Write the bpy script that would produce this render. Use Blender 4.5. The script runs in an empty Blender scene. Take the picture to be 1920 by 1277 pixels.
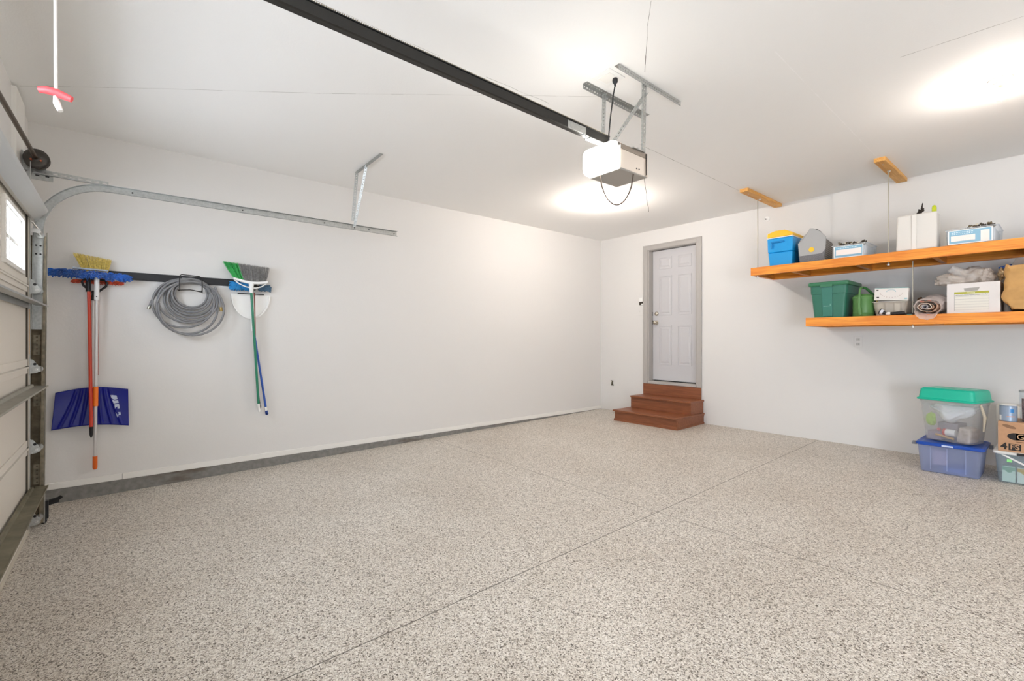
import bpy, math, random
from math import sin, cos, pi, radians
from mathutils import Vector, Matrix, noise
random.seed(7)
S = bpy.context.scene
COL = S.collection

# ------------------------------------------------------------------ camera, world, lights, exposure
F_PX, CX, CY = 874.0, 960.0, 636.0
YAW = math.atan2(1047, 874)
SN, CS = sin(YAW), cos(YAW)
CAM = Vector((5.2083, -6.3568, 1.2006))
cam_d = bpy.data.cameras.new('camera')
cam = bpy.data.objects.new('camera', cam_d)
COL.objects.link(cam)
cam.location = CAM
cam.rotation_euler = (pi / 2, 0, YAW)
cam_d.sensor_width = 36
cam_d.lens = F_PX / 1920 * 36
cam_d.shift_y = -2.5 / 1920
cam_d.clip_start = 0.02
S.camera = cam

S.view_settings.view_transform = 'Standard'
S.view_settings.look = 'None'
S.view_settings.gamma = 1
S.view_settings.use_curve_mapping = False
S.view_settings.exposure = 0.47
S.cycles.use_denoising = True
S.cycles.max_bounces = 10
S.cycles.diffuse_bounces = 7
S.cycles.transparent_max_bounces = 32

W = bpy.data.worlds.new('overcast_sky')
S.world = W
W.use_nodes = True
W.node_tree.nodes['Background'].inputs[0].default_value = (0.80, 0.90, 1.0, 1)
W.node_tree.nodes['Background'].inputs[1].default_value = 7.0

BULB_STRENGTH = 900.0      # radiance of a lit bulb
LENS_STRENGTH = 20.0

def area(name, loc, rot, sx, sy, power, color):
    l = bpy.data.lights.new(name, 'AREA')
    l.shape = 'RECTANGLE'; l.size = sx; l.size_y = sy; l.energy = power; l.color = color
    o = bpy.data.objects.new(name, l); COL.objects.link(o)
    o.location = loc; o.rotation_euler = rot
    return o
# added cool fill at an invented, unseen side doorway, well right of the camera
area('added_doorway_fill', (8.3, -7.0, 1.0), (radians(112), 0, radians(12)), 0.9, 2.0, 100, (0.84, 0.90, 1.0))
# daylight at the four windows of the garage door, just outside the glass
for k in range(4): area('daylight_window', (1.23 + 1.24 * k, -6.902, 1.80), (radians(89), 0, 0), 0.60, 0.31, 14, (0.90, 0.95, 1.0))

# ------------------------------------------------------------------ room numbers
SLOPE = 0.0167                       # the slab falls towards the garage door
H = 2.90
FW = -6.925                          # inner face of the front wall
XR = 9.2                             # right wall
def fz(y): return SLOPE * min(y, 0)

def at(px, py, **k):
    """photo pixel -> point on the plane x=, y= or z= (used to read real positions off known planes)"""
    u = (px - CX) / F_PX; v = -(py - CY) / F_PX
    r = Vector((u * CS - SN, u * SN + CS, v))
    (ax, val), = k.items()
    i = 'xyz'.index(ax)
    return CAM + r * ((val - CAM[i]) / r[i])

# ------------------------------------------------------------------ materials
def lin(c):
    if isinstance(c, str):
        c = [int(c[i:i + 2], 16) / 255 for i in (0, 2, 4)]
    return tuple((x / 12.92 if x <= 0.04045 else ((x + 0.055) / 1.055) ** 2.4) for x in c) + (1,)
MATS = {}
def mat(name, c, rough=0.5, metal=0.0, bump=0.0, scale=40.0, var=0.0, emit=0.0, trans=0.0, alpha=1.0, coat=0.0, sheen=0.0):
    if name in MATS: return MATS[name]
    m = bpy.data.materials.new(name); m.use_nodes = True
    nt = m.node_tree; b = nt.nodes['Principled BSDF']
    col = lin(c)
    b.inputs['Base Color'].default_value = col
    b.inputs['Roughness'].default_value = rough
    b.inputs['Metallic'].default_value = metal
    b.inputs['Transmission Weight'].default_value = trans
    b.inputs['Alpha'].default_value = alpha
    b.inputs['Coat Weight'].default_value = coat
    b.inputs['Sheen Weight'].default_value = sheen
    if emit:
        b.inputs['Emission Color'].default_value = col
        b.inputs['Emission Strength'].default_value = emit
    if bump or var:
        tc = nt.nodes.new('ShaderNodeTexCoord')
        n = nt.nodes.new('ShaderNodeTexNoise'); n.inputs['Scale'].default_value = scale; n.inputs['Detail'].default_value = 4
        nt.links.new(tc.outputs['Object'], n.inputs['Vector'])
        if bump:
            bp = nt.nodes.new('ShaderNodeBump'); bp.inputs['Strength'].default_value = bump; bp.inputs['Distance'].default_value = 0.01
            nt.links.new(n.outputs['Fac'], bp.inputs['Height']); nt.links.new(bp.outputs['Normal'], b.inputs['Normal'])
        if var:
            r = nt.nodes.new('ShaderNodeValToRGB')
            r.color_ramp.elements[0].position = 0.3; r.color_ramp.elements[1].position = 0.7
            r.color_ramp.elements[0].color = tuple(x * (1 - var) for x in col[:3]) + (1,)
            r.color_ramp.elements[1].color = tuple(min(1, x * (1 + var)) for x in col[:3]) + (1,)
            nt.links.new(n.outputs['Fac'], r.inputs['Fac']); nt.links.new(r.outputs['Color'], b.inputs['Base Color'])
    MATS[name] = m
    return m

def clear_mat(name, c, haze=0.3, rough=0.15, alpha_c=(0.95, 0.97, 1.0)):
    """thin clear or frosted plastic: see-through with a milky share and a sheen"""
    if name in MATS: return MATS[name]
    m = bpy.data.materials.new(name); m.use_nodes = True
    nt = m.node_tree; nt.nodes.clear()
    out = nt.nodes.new('ShaderNodeOutputMaterial')
    tr = nt.nodes.new('ShaderNodeBsdfTransparent'); tr.inputs[0].default_value = alpha_c + (1,)
    df = nt.nodes.new('ShaderNodeBsdfDiffuse'); df.inputs[0].default_value = lin(c)
    tl = nt.nodes.new('ShaderNodeBsdfTranslucent'); tl.inputs[0].default_value = lin(c)
    gl = nt.nodes.new('ShaderNodeBsdfGlossy'); gl.inputs['Roughness'].default_value = rough
    m1 = nt.nodes.new('ShaderNodeMixShader'); m1.inputs[0].default_value = 0.4
    nt.links.new(df.outputs[0], m1.inputs[1]); nt.links.new(tl.outputs[0], m1.inputs[2])
    m2 = nt.nodes.new('ShaderNodeMixShader'); m2.inputs[0].default_value = 1 - (1 - haze) ** 0.5
    nt.links.new(tr.outputs[0], m2.inputs[1]); nt.links.new(m1.outputs[0], m2.inputs[2])
    lw = nt.nodes.new('ShaderNodeLayerWeight'); lw.inputs['Blend'].default_value = 0.2
    sc = nt.nodes.new('ShaderNodeMath'); sc.operation = 'MULTIPLY_ADD'; sc.inputs[1].default_value = 0.16; sc.inputs[2].default_value = 0.02
    m3 = nt.nodes.new('ShaderNodeMixShader')
    nt.links.new(lw.outputs['Facing'], sc.inputs[0]); nt.links.new(sc.outputs[0], m3.inputs[0])
    nt.links.new(m2.outputs[0], m3.inputs[1]); nt.links.new(gl.outputs[0], m3.inputs[2])
    nt.links.new(m3.outputs[0], out.inputs[0])
    MATS[name] = m
    return m

def wood_mat(name, c1, c2, axis='x', rough=0.5, scale=1.0, knots=True):
    m = bpy.data.materials.new(name); m.use_nodes = True
    nt = m.node_tree; b = nt.nodes['Principled BSDF']; b.inputs['Roughness'].default_value = rough
    tc = nt.nodes.new('ShaderNodeTexCoord'); mp = nt.nodes.new('ShaderNodeMapping')
    s = {'x': (1.2, 22, 22), 'y': (22, 1.2, 22), 'z': (22, 22, 1.2)}[axis]
    mp.inputs['Scale'].default_value = tuple(v * scale for v in s)
    n = nt.nodes.new('ShaderNodeTexNoise'); n.inputs['Scale'].default_value = 2.2; n.inputs['Detail'].default_value = 6; n.inputs['Distortion'].default_value = 1.2
    r = nt.nodes.new('ShaderNodeValToRGB'); r.color_ramp.elements[0].position = 0.36; r.color_ramp.elements[1].position = 0.66
    r.color_ramp.elements[0].color = lin(c2); r.color_ramp.elements[1].color = lin(c1)
    nt.links.new(tc.outputs['Object'], mp.inputs[0]); nt.links.new(mp.outputs[0], n.inputs['Vector'])
    nt.links.new(n.outputs['Fac'], r.inputs['Fac'])
    last = r.outputs['Color']
    if knots:
        v = nt.nodes.new('ShaderNodeTexVoronoi'); v.inputs['Scale'].default_value = 5.0
        nt.links.new(tc.outputs['Object'], v.inputs['Vector'])
        r2 = nt.nodes.new('ShaderNodeValToRGB'); r2.color_ramp.elements[0].position = 0.035; r2.color_ramp.elements[1].position = 0.07
        r2.color_ramp.elements[0].color = (0.16, 0.1, 0.06, 1); r2.color_ramp.elements[1].color = (1, 1, 1, 1)
        nt.links.new(v.outputs['Distance'], r2.inputs['Fac'])
        mx = nt.nodes.new('ShaderNodeMix'); mx.data_type = 'RGBA'; mx.blend_type = 'MULTIPLY'; mx.inputs[0].default_value = 1
        nt.links.new(last, mx.inputs[6]); nt.links.new(r2.outputs['Color'], mx.inputs[7]); last = mx.outputs[2]
    nt.links.new(last, b.inputs['Base Color'])
    return m

def floor_mat():
    m = bpy.data.materials.new('flake_epoxy'); m.use_nodes = True
    nt = m.node_tree; b = nt.nodes['Principled BSDF']; b.inputs['Roughness'].default_value = 0.42
    b.inputs['Specular IOR Level'].default_value = 0.35
    tc = nt.nodes.new('ShaderNodeTexCoord')
    nz = nt.nodes.new('ShaderNodeTexNoise'); nz.inputs['Scale'].default_value = 160; nz.inputs['Detail'].default_value = 1
    nt.links.new(tc.outputs['Object'], nz.inputs['Vector'])
    ad = nt.nodes.new('ShaderNodeMix'); ad.data_type = 'VECTOR'; ad.inputs[0].default_value = 0.012
    nt.links.new(tc.outputs['Object'], ad.inputs[4]); nt.links.new(nz.outputs['Color'], ad.inputs[5])
    def flakes(scale, stops):
        v = nt.nodes.new('ShaderNodeTexVoronoi'); v.inputs['Scale'].default_value = scale
        nt.links.new(ad.outputs[1], v.inputs['Vector'])
        sp = nt.nodes.new('ShaderNodeSeparateColor'); nt.links.new(v.outputs['Color'], sp.inputs[0])
        r = nt.nodes.new('ShaderNodeValToRGB'); r.color_ramp.interpolation = 'CONSTANT'
        while len(r.color_ramp.elements) < len(stops): r.color_ramp.elements.new(0.5)
        for e, (p, c) in zip(r.color_ramp.elements, stops): e.position = p; e.color = lin(c)
        nt.links.new(sp.outputs[0], r.inputs['Fac'])
        return r, sp
    st = [(0, '5c5349'), (0.13, '968c80'), (0.28, 'c6bdb1'), (0.52, 'ddd6cb'), (0.80, 'ece7df')]
    r1, sp1 = flakes(175, st)
    r2, sp2 = flakes(270, st)
    mx = nt.nodes.new('ShaderNodeMix'); mx.data_type = 'RGBA'
    mr = nt.nodes.new('ShaderNodeMath'); mr.operation = 'GREATER_THAN'; mr.inputs[1].default_value = 0.5
    nt.links.new(sp1.outputs[1], mr.inputs[0]); nt.links.new(mr.outputs[0], mx.inputs[0])
    nt.links.new(r1.outputs[0], mx.inputs[6]); nt.links.new(r2.outputs[0], mx.inputs[7])
    # saw-cut joints at x = 3.285 and y = -3.37
    sx = nt.nodes.new('ShaderNodeSeparateXYZ'); nt.links.new(tc.outputs['Object'], sx.inputs[0])
    n2 = nt.nodes.new('ShaderNodeTexNoise'); n2.inputs['Scale'].default_value = 9
    nt.links.new(tc.outputs['Object'], n2.inputs['Vector'])
    def line(sock, pos, w, wob):
        wb = nt.nodes.new('ShaderNodeMath'); wb.operation = 'MULTIPLY_ADD'; wb.inputs[1].default_value = wob; 
        nt.links.new(n2.outputs['Fac'], wb.inputs[0]); nt.links.new(sock, wb.inputs[2])
        a = nt.nodes.new('ShaderNodeMath'); a.operation = 'SUBTRACT'; a.inputs[1].default_value = pos + wob * 0.5
        nt.links.new(wb.outputs[0], a.inputs[0])
        c = nt.nodes.new('ShaderNodeMath'); c.operation = 'ABSOLUTE'; nt.links.new(a.outputs[0], c.inputs[0])
        g = nt.nodes.new('ShaderNodeMath'); g.operation = 'LESS_THAN'; g.inputs[1].default_value = w; nt.links.new(c.outputs[0], g.inputs[0])
        return g.outputs[0]
    l1 = line(sx.outputs[0], 3.285, 0.0030, 0.004); l2 = line(sx.outputs[1], -3.37, 0.0026, 0.03)
    mm = nt.nodes.new('ShaderNodeMath'); mm.operation = 'MAXIMUM'
    nt.links.new(l1, mm.inputs[0]); nt.links.new(l2, mm.inputs[1])
    mk = nt.nodes.new('ShaderNodeMath'); mk.operation = 'MULTIPLY'; mk.inputs[1].default_value = 0.85
    nt.links.new(mm.outputs[0], mk.inputs[0])
    m3 = nt.nodes.new('ShaderNodeMix'); m3.data_type = 'RGBA'; m3.inputs[7].default_value = lin('453c33')
    nt.links.new(mk.outputs[0], m3.inputs[0]); nt.links.new(mx.outputs[2], m3.inputs[6])
    # faint dirt clouds
    n3 = nt.nodes.new('ShaderNodeTexNoise'); n3.inputs['Scale'].default_value = 1.1; n3.inputs['Detail'].default_value = 5
    nt.links.new(tc.outputs['Object'], n3.inputs['Vector'])
    r3 = nt.nodes.new('ShaderNodeValToRGB'); r3.color_ramp.elements[0].position = 0.3; r3.color_ramp.elements[1].position = 0.6
    r3.color_ramp.elements[0].color = (0.9, 0.88, 0.86, 1); r3.color_ramp.elements[1].color = (1, 1, 1, 1)
    nt.links.new(n3.outputs['Fac'], r3.inputs['Fac'])
    m4 = nt.nodes.new('ShaderNodeMix'); m4.data_type = 'RGBA'; m4.blend_type = 'MULTIPLY'; m4.inputs[0].default_value = 1
    nt.links.new(m3.outputs[2], m4.inputs[6]); nt.links.new(r3.outputs[0], m4.inputs[7])
    nt.links.new(m4.outputs[2], b.inputs['Base Color'])
    bp = nt.nodes.new('ShaderNodeBump'); bp.inputs['Strength'].default_value = 0.25; bp.inputs['Distance'].default_value = 0.002
    nt.links.new(sp1.outputs[2], bp.inputs['Height']); nt.links.new(bp.outputs[0], b.inputs['Normal'])
    return m

PAINT = mat('wall_paint', 'dddbd8', 0.75, bump=0.06, scale=60)
CEILP = mat('ceiling_paint', 'f3f2f0', 0.85, bump=0.08, scale=90)
TRIMW = mat('trim_white', 'e9e7e2', 0.45)
GREYTRIM = mat('door_trim_paint', 'aeaaa6', 0.45)
DOORP = mat('door_paint', 'c4c3c5', 0.4, bump=0.03, scale=120)
CONC = mat('bare_concrete', '77746f', 0.85, bump=0.3, scale=35, var=0.25)
GALV = mat('galvanised_steel', 'b4b6b4', 0.38, 0.85, bump=0.05, scale=60, var=0.12)
GALVD = mat('weathered_steel', '8b8270', 0.5, 0.55, bump=0.1, scale=22, var=0.35)
GALVM = mat('satin_steel', 'c9c9c7', 0.28, 0.9)
DARKM = mat('dark_steel', '2b2927', 0.42, 0.7)
BLACK = mat('black_plastic', '17171a', 0.45)
RUBBER = mat('black_rubber', '101010', 0.7)
WHITEP = mat('white_plastic', 'eeeeec', 0.35)
NICKEL = mat('satin_nickel', 'c3bcae', 0.25, 1.0)
GDOOR = mat('garage_door_cream', 'dad4ca', 0.5, bump=0.04, scale=30)
GFRAME = mat('garage_door_frame', 'c2bcb2', 0.5)
SHELFW = wood_mat('orange_stained_wood', 'f2a03a', 'd97b1e', 'x', 0.45)
SHELFY = wood_mat('orange_stained_wood_cross', 'e89a3c', 'c9721f', 'y', 0.45)
PINE = wood_mat('raw_pine', 'e8b56a', 'cf9448', 'y', 0.6)
BROWN = wood_mat('brown_stained_steps', '8f5636', '7a4529', 'x', 0.42, knots=False)
DECK = mat('shelf_deck_board', '3a2418', 0.8, var=0.2, scale=8)  # deck tone darkened for the shade between the beams

# ------------------------------------------------------------------ mesh builder
class MB:
    def __init__(s, local=False): s.v = []; s.f = []; s.local = local; s.mi = []; s.cur = 0
    def add(s, vs, fs):
        o = len(s.v); s.v += [Vector(p) for p in vs]
        for f in fs: s.f.append([o + i for i in f]); s.mi.append(s.cur)
        return s
    def bx(s, x0, x1, y0, y1, z0, z1):
        return s.add([(x, y, z) for z in (z0, z1) for y in (y0, y1) for x in (x0, x1)],
                     [(0, 2, 3, 1), (4, 5, 7, 6), (0, 1, 5, 4), (2, 6, 7, 3), (0, 4, 6, 2), (1, 3, 7, 5)])
    def hexa(s, lo, hi):
        """lo, hi: four corners each, counter-clockwise seen from above"""
        return s.add(list(lo) + list(hi), [(3, 2, 1, 0), (4, 5, 6, 7), (0, 1, 5, 4), (1, 2, 6, 5), (2, 3, 7, 6), (3, 0, 4, 7)])
    def bar(s, p0, p1, w, h, up=(0, 0, 1)):
        p0 = Vector(p0); p1 = Vector(p1); d = (p1 - p0).normalized(); up = Vector(up)
        if abs(d.dot(up)) > 0.99: up = Vector((1, 0, 0))
        a = d.cross(up).normalized() * w / 2; b = d.cross(a).normalized() * h / 2
        c = [-a - b, a - b, a + b, -a + b]
        return s.add([p0 + q for q in c] + [p1 + q for q in c], [(0, 1, 2, 3), (7, 6, 5, 4), (0, 4, 5, 1), (1, 5, 6, 2), (2, 6, 7, 3), (3, 7, 4, 0)])
    def tube(s, pts, r, n=10, cap=True):
        pts = [Vector(p) for p in pts]; R = r if isinstance(r, (list, tuple)) else [r] * len(pts)
        o = len(s.v); prev = None; vs = []
        for i, p in enumerate(pts):
            d = (pts[min(i + 1, len(pts) - 1)] - pts[max(i - 1, 0)])
            if d.length < 1e-9: d = Vector((0, 0, 1))
            d.normalize()
            if prev is None:
                a = d.cross(Vector((0, 0, 1)));
                if a.length < 0.1: a = d.cross(Vector((1, 0, 0)))
            else: a = prev - d * prev.dot(d)
            a.normalize(); prev = a; b = d.cross(a)
            for k in range(n):
                t = 2 * pi * k / n; vs.append(p + (a * cos(t) + b * sin(t)) * R[i])
        fs = []
        for i in range(len(pts) - 1):
            for k in range(n):
                q = (k + 1) % n; fs.append((i * n + k, i * n + q, (i + 1) * n + q, (i + 1) * n + k))
        if cap: fs.append(tuple(range(n - 1, -1, -1))); fs.append(tuple((len(pts) - 1) * n + k for k in range(n)))
        return s.add(vs, fs)
    def cyl(s, p0, p1, r0, r1=None, n=24):
        return s.tube([p0, p1], [r0, r0 if r1 is None else r1], n)
    def lathe(s, c, prof, ax='z', n=32):
        """prof: (radius, distance along the axis)"""
        c = Vector(c); vs = []
        A = {'z': (Vector((1, 0, 0)), Vector((0, 1, 0)), Vector((0, 0, 1))), 'y': (Vector((0, 0, 1)), Vector((1, 0, 0)), Vector((0, 1, 0))),
             'x': (Vector((0, 1, 0)), Vector((0, 0, 1)), Vector((1, 0, 0)))}[ax] if isinstance(ax, str) else ax
        for r, h in prof:
            for k in range(n):
                t = 2 * pi * k / n; vs.append(c + A[0] * (r * cos(t)) + A[1] * (r * sin(t)) + A[2] * h)
        fs = []
        for i in range(len(prof) - 1):
            for k in range(n):
                q = (k + 1) % n; fs.append((i * n + k, i * n + q, (i + 1) * n + q, (i + 1) * n + k))
        fs.append(tuple(range(n - 1, -1, -1))); fs.append(tuple((len(prof) - 1) * n + k for k in range(n)))
        return s.add(vs, fs)
    def prism(s, poly, vec):
        vec = Vector(vec); n = len(poly); P = [Vector(p) for p in poly]
        return s.add(P + [p + vec for p in P], [tuple(range(n - 1, -1, -1)), tuple(range(n, 2 * n))] + [(i, (i + 1) % n, n + (i + 1) % n, n + i) for i in range(n)])
    def sweep(s, frames, closed_prof=False):
        """frames: list of rows of points with equal counts"""
        n = len(frames[0]); vs = [p for fr in frames for p in fr]; fs = []
        for i in range(len(frames) - 1):
            for k in range(n if closed_prof else n - 1):
                q = (k + 1) % n; fs.append((i * n + k, i * n + q, (i + 1) * n + q, (i + 1) * n + k))
        return s.add(vs, fs)
    def grid(s, fn, nu, nv):
        vs = [fn(i / nu, j / nv) for j in range(nv + 1) for i in range(nu + 1)]
        return s.add(vs, [(j * (nu + 1) + i, j * (nu + 1) + i + 1, (j + 1) * (nu + 1) + i + 1, (j + 1) * (nu + 1) + i) for j in range(nv) for i in range(nu)])
    def perf(s, p0, p1, wv, pitch=0.025, hole=0.4, edge=0.28):
        """flat strip from p0 to p1, width vector wv, with a row of square holes"""
        p0 = Vector(p0); p1 = Vector(p1); wv = Vector(wv); L = (p1 - p0).length; n = max(2, int(round(L / pitch))); d = (p1 - p0) / n
        for i in range(n):
            a = p0 + d * i
            q = [a, a + d, a + d + wv, a + wv]
            h0, h1 = 0.5 - hole / 2, 0.5 + hole / 2
            g = [a + d * u + wv * w for u, w in ((h0, 0.5 - edge / 1.6), (h1, 0.5 - edge / 1.6), (h1, 0.5 + edge / 1.6), (h0, 0.5 + edge / 1.6))]
            s.add(q + g, [(0, 1, 5, 4), (1, 2, 6, 5), (2, 3, 7, 6), (3, 0, 4, 7)])
        return s
    def xf(s, M, start=0):
        for i in range(start, len(s.v)): s.v[i] = M @ s.v[i]
        return s
    def build(s, name, m, parent=None, bevel=0, smooth=0, solid=0, origin=None, seg=2, sub=0):
        me = bpy.data.meshes.new(name)
        off = Vector((0, 0, 0))
        if parent is not None:
            if not s.local:
                r = parent
                while r.parent: r = r.parent
                off = r.matrix_basis.to_translation() if r.type == 'EMPTY' else Vector(r['_o']) if '_o' in r else r.location.copy()
        else:
            if origin is None and s.v:
                xs = [v.x for v in s.v]; ys = [v.y for v in s.v]; zs = [v.z for v in s.v]
                origin = ((min(xs) + max(xs)) / 2, (min(ys) + max(ys)) / 2, min(zs))
            off = Vector(origin)
        me.from_pydata([tuple(v - off) for v in s.v], [], s.f)
        ms = m if isinstance(m, (list, tuple)) else [m]
        for q in ms: me.materials.append(q)
        if len(ms) > 1: me.polygons.foreach_set('material_index', s.mi)
        me.update()
        if smooth:
            me.shade_smooth(); me.set_sharp_from_angle(angle=radians(smooth))
        o = bpy.data.objects.new(name, me); COL.objects.link(o)
        if parent is not None: o.parent = parent
        else: o.location = off
        if solid:
            md = o.modifiers.new('solid', 'SOLIDIFY'); md.thickness = solid; md.offset = 0
        if sub:
            md = o.modifiers.new('sub', 'SUBSURF'); md.levels = sub; md.render_levels = sub
        if bevel:
            md = o.modifiers.new('bevel', 'BEVEL'); md.width = bevel; md.segments = seg; md.limit_method = 'ANGLE'; md.angle_limit = radians(40)
        return o

def tag(o, label, cat, group=None, kind=None):
    o['label'] = label; o['category'] = cat
    if group: o['group'] = group
    if kind: o['kind'] = kind
    return o
def thing(name, label, cat, loc, rz=0, group=None):
    o = bpy.data.objects.new(name, None); COL.objects.link(o); o.empty_display_size = 0.05
    o.location = loc; o.rotation_euler = (0, 0, rz)
    return tag(o, label, cat, group)
def struct(name, mb, m, parent=None, label=None, cat=None, **k):
    o = mb.build(name, m, parent, **k)
    if parent is None:
        o['kind'] = 'structure'
        if label: o['label'] = label
        if cat: o['category'] = cat
    return o
def rrect(cx, cy, w, h, r, n=5):
    pts = []
    for (sx, sy, a0) in ((1, 1, 0), (-1, 1, 90), (-1, -1, 180), (1, -1, 270)):
        for i in range(n + 1):
            a = radians(a0 + 90 * i / n)
            pts.append((cx + sx * (w / 2 - r) + r * cos(a), cy + sy * (h / 2 - r) + r * sin(a)))
    return pts
def tub_shell(mb, w0, d0, w1, d1, z0, z1, r=0.03, t=0.003, cx=0, cy=0):
    """open container: outer wall, rim, inner wall, floor"""
    rows = []
    for w, d, z in ((w0, d0, z0), (w1, d1, z1), (w1 - 2 * t, d1 - 2 * t, z1), (w0 - 2 * t, d0 - 2 * t, z0 + t)):
        rows.append([(x, y, z) for x, y in rrect(cx, cy, w, d, r)])
    n = len(rows[0]); vs = [p for q in rows for p in q]; fs = []
    for i in range(3):
        for k in range(n):
            q = (k + 1) % n; fs.append((i * n + k, i * n + q, (i + 1) * n + q, (i + 1) * n + k))
    fs.append(tuple(range(n - 1, -1, -1))); fs.append(tuple(3 * n + k for k in range(n)))
    return mb.add(vs, fs)
def loft(mb, rows, cap=True):
    n = len(rows[0]); vs = [p for q in rows for p in q]; fs = []
    for i in range(len(rows) - 1):
        for k in range(n):
            q = (k + 1) % n; fs.append((i * n + k, i * n + q, (i + 1) * n + q, (i + 1) * n + k))
    if cap: fs.append(tuple(range(n - 1, -1, -1))); fs.append(tuple((len(rows) - 1) * n + k for k in range(n)))
    return mb.add(vs, fs)
def text_mesh(name, body, size, M, m, parent, extrude=0.0004, local=False, bold=0.0):
    cu = bpy.data.curves.new('txt', 'FONT'); cu.body = body; cu.size = size; cu.extrude = extrude; cu.offset = bold; cu.align_x = 'CENTER'; cu.align_y = 'CENTER'
    to = bpy.data.objects.new('txt', cu)
    me = bpy.data.meshes.new_from_object(to)
    b = MB(local=local); b.add([M @ v.co for v in me.vertices], [tuple(p.vertices) for p in me.polygons])
    bpy.data.objects.remove(to)
    return b.build(name, m, parent)
def crumple(p, amp, sc, seed=0.0):
    q = Vector(p) * sc + Vector((seed, seed * 1.7, -seed))
    return Vector(p) + Vector((noise.noise(q), noise.noise(q + Vector((31, 0, 0))), noise.noise(q + Vector((0, 57, 0))))) * amp

# ================================================================== STRUCTURE
OPX0, OPX1, OPZ = 0.72, 5.50, 2.06        # garage door opening
b = MB(); b.bx(-0.15, 0, FW - 0.15, 0.15, 0.0, H)
struct('wall_left', b, PAINT, label='long white left wall with the tool rail', cat='wall')
b = MB()                                   # back wall with the doorway cut out
DX0, DX1, DZ0, DZ1 = 0.925, 1.775, 0.50, 2.615
b.bx(-0.0, DX0, 0, 0.16, -0.01, H); b.bx(DX1, XR, 0, 0.16, -0.01, H)
b.bx(DX0, DX1, 0, 0.16, -0.01, DZ0); b.bx(DX0, DX1, 0, 0.16, DZ1, H)
struct('wall_back', b, PAINT, label='white back wall with the entry door and shelves', cat='wall')
b = MB()
b.bx(0, OPX0, FW - 0.15, FW, -0.13, H); b.bx(OPX0, OPX1, FW - 0.15, FW, OPZ, H)
b.bx(OPX1, 7.85, FW - 0.15, FW, -0.13, H); b.bx(7.85, 8.8, FW - 0.15, FW, OPZ, H); b.bx(8.8, XR, FW - 0.15, FW, -0.13, H)  # far right opening is unseen, added to let fill light in
struct('wall_front', b, PAINT, label='front wall around the garage door', cat='wall')
b = MB(); b.bx(XR, XR + 0.15, FW - 0.15, 0.16, -0.13, H)
struct('wall_right', b, PAINT, label='right side wall of the garage', cat='wall')
b = MB(); b.bx(-0.15, XR + 0.15, FW - 0.15, 0.16, H, H + 0.12)
ceil = struct('ceiling', b, CEILP, label='flat white drywall ceiling with fine seams and cracks', cat='ceiling')
b = MB()
y1 = FW - 0.15
b.add([(-0.2, 0.2, 0), (XR + 0.2, 0.2, 0), (XR + 0.2, 0, 0), (-0.2, 0, 0), (-0.2, y1, fz(y1)), (XR + 0.2, y1, fz(y1))] +
      [(-0.2, 0.2, -0.3), (XR + 0.2, 0.2, -0.3), (XR + 0.2, y1, -0.4), (-0.2, y1, -0.4)],
      [(3, 2, 1, 0), (4, 5, 2, 3), (6, 7, 8, 9)])
struct('floor', b, floor_mat(), origin=(0, 0, 0), label='speckled beige flake-coated garage floor', cat='floor')
b = MB(); b.bx(-4, XR + 4, y1 - 9, y1, fz(y1) - 0.2, fz(y1) - 0.02)
struct('ground', b, mat('driveway_concrete', '9b9892', 0.9, bump=0.2, scale=20, var=0.1), label='concrete driveway outside', cat='ground')
# concrete kerb below the left wall, white strip above it
b = MB(); b.add([(-0.15, 0, -0.3), (0.010, 0, -0.3), (0.010, 0, 0.0), (-0.15, 0, 0.0), (-0.15, FW, -0.4), (0.010, FW, -0.4), (0.010, FW, 0.0), (-0.15, FW, 0.0)],
      [(0, 1, 2, 3), (7, 6, 5, 4), (1, 5, 6, 2), (3, 2, 6, 7), (0, 4, 5, 1), (0, 3, 7, 4)])
def kerb_mat():
    m = mat('kerb_concrete', '807e7a', 0.85, bump=0.3, scale=25, var=0.18)
    nt = m.node_tree; bs = nt.nodes['Principled BSDF']
    src = bs.inputs['Base Color'].links[0].from_socket
    tc = nt.nodes.new('ShaderNodeTexCoord'); n = nt.nodes.new('ShaderNodeTexNoise'); n.inputs['Scale'].default_value = 2.2; n.inputs['Detail'].default_value = 6
    mp = nt.nodes.new('ShaderNodeMapping'); mp.inputs['Scale'].default_value = (1, 0.6, 3)
    nt.links.new(tc.outputs['Object'], mp.inputs[0]); nt.links.new(mp.outputs[0], n.inputs['Vector'])
    r = nt.nodes.new('ShaderNodeValToRGB'); r.color_ramp.elements[0].position = 0.52; r.color_ramp.elements[1].position = 0.6
    r.color_ramp.elements[0].color = (0, 0, 0, 1); r.color_ramp.elements[1].color = (0.7, 0.7, 0.7, 1)
    mx = nt.nodes.new('ShaderNodeMix'); mx.data_type = 'RGBA'; mx.inputs[7].default_value = lin('5b4c3b')
    nt.links.new(n.outputs['Fac'], r.inputs['Fac']); nt.links.new(r.outputs[0], mx.inputs[0]); nt.links.new(src, mx.inputs[6])
    nt.links.new(mx.outputs[2], bs.inputs['Base Color'])
    return m
struct('trim_1', b, kerb_mat(), label='bare grey concrete kerb under the left wall', cat='kerb')
b = MB(); b.bx(0, 0.013, -6.36, -0.002, 0.001, 0.052); b.bx(0, 0.013, FW, -6.362, 0.001, 0.052)
struct('baseboard_left', b, TRIMW, bevel=0.003, label='white strip along the foot of the left wall', cat='baseboard')
b = MB(); b.bx(0.40, 0.74, FW, FW + 0.028, -0.11, 2.875)
struct('trim_2', b, TRIMW, bevel=0.002, label='white board beside the garage door opening', cat='trim')
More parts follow.
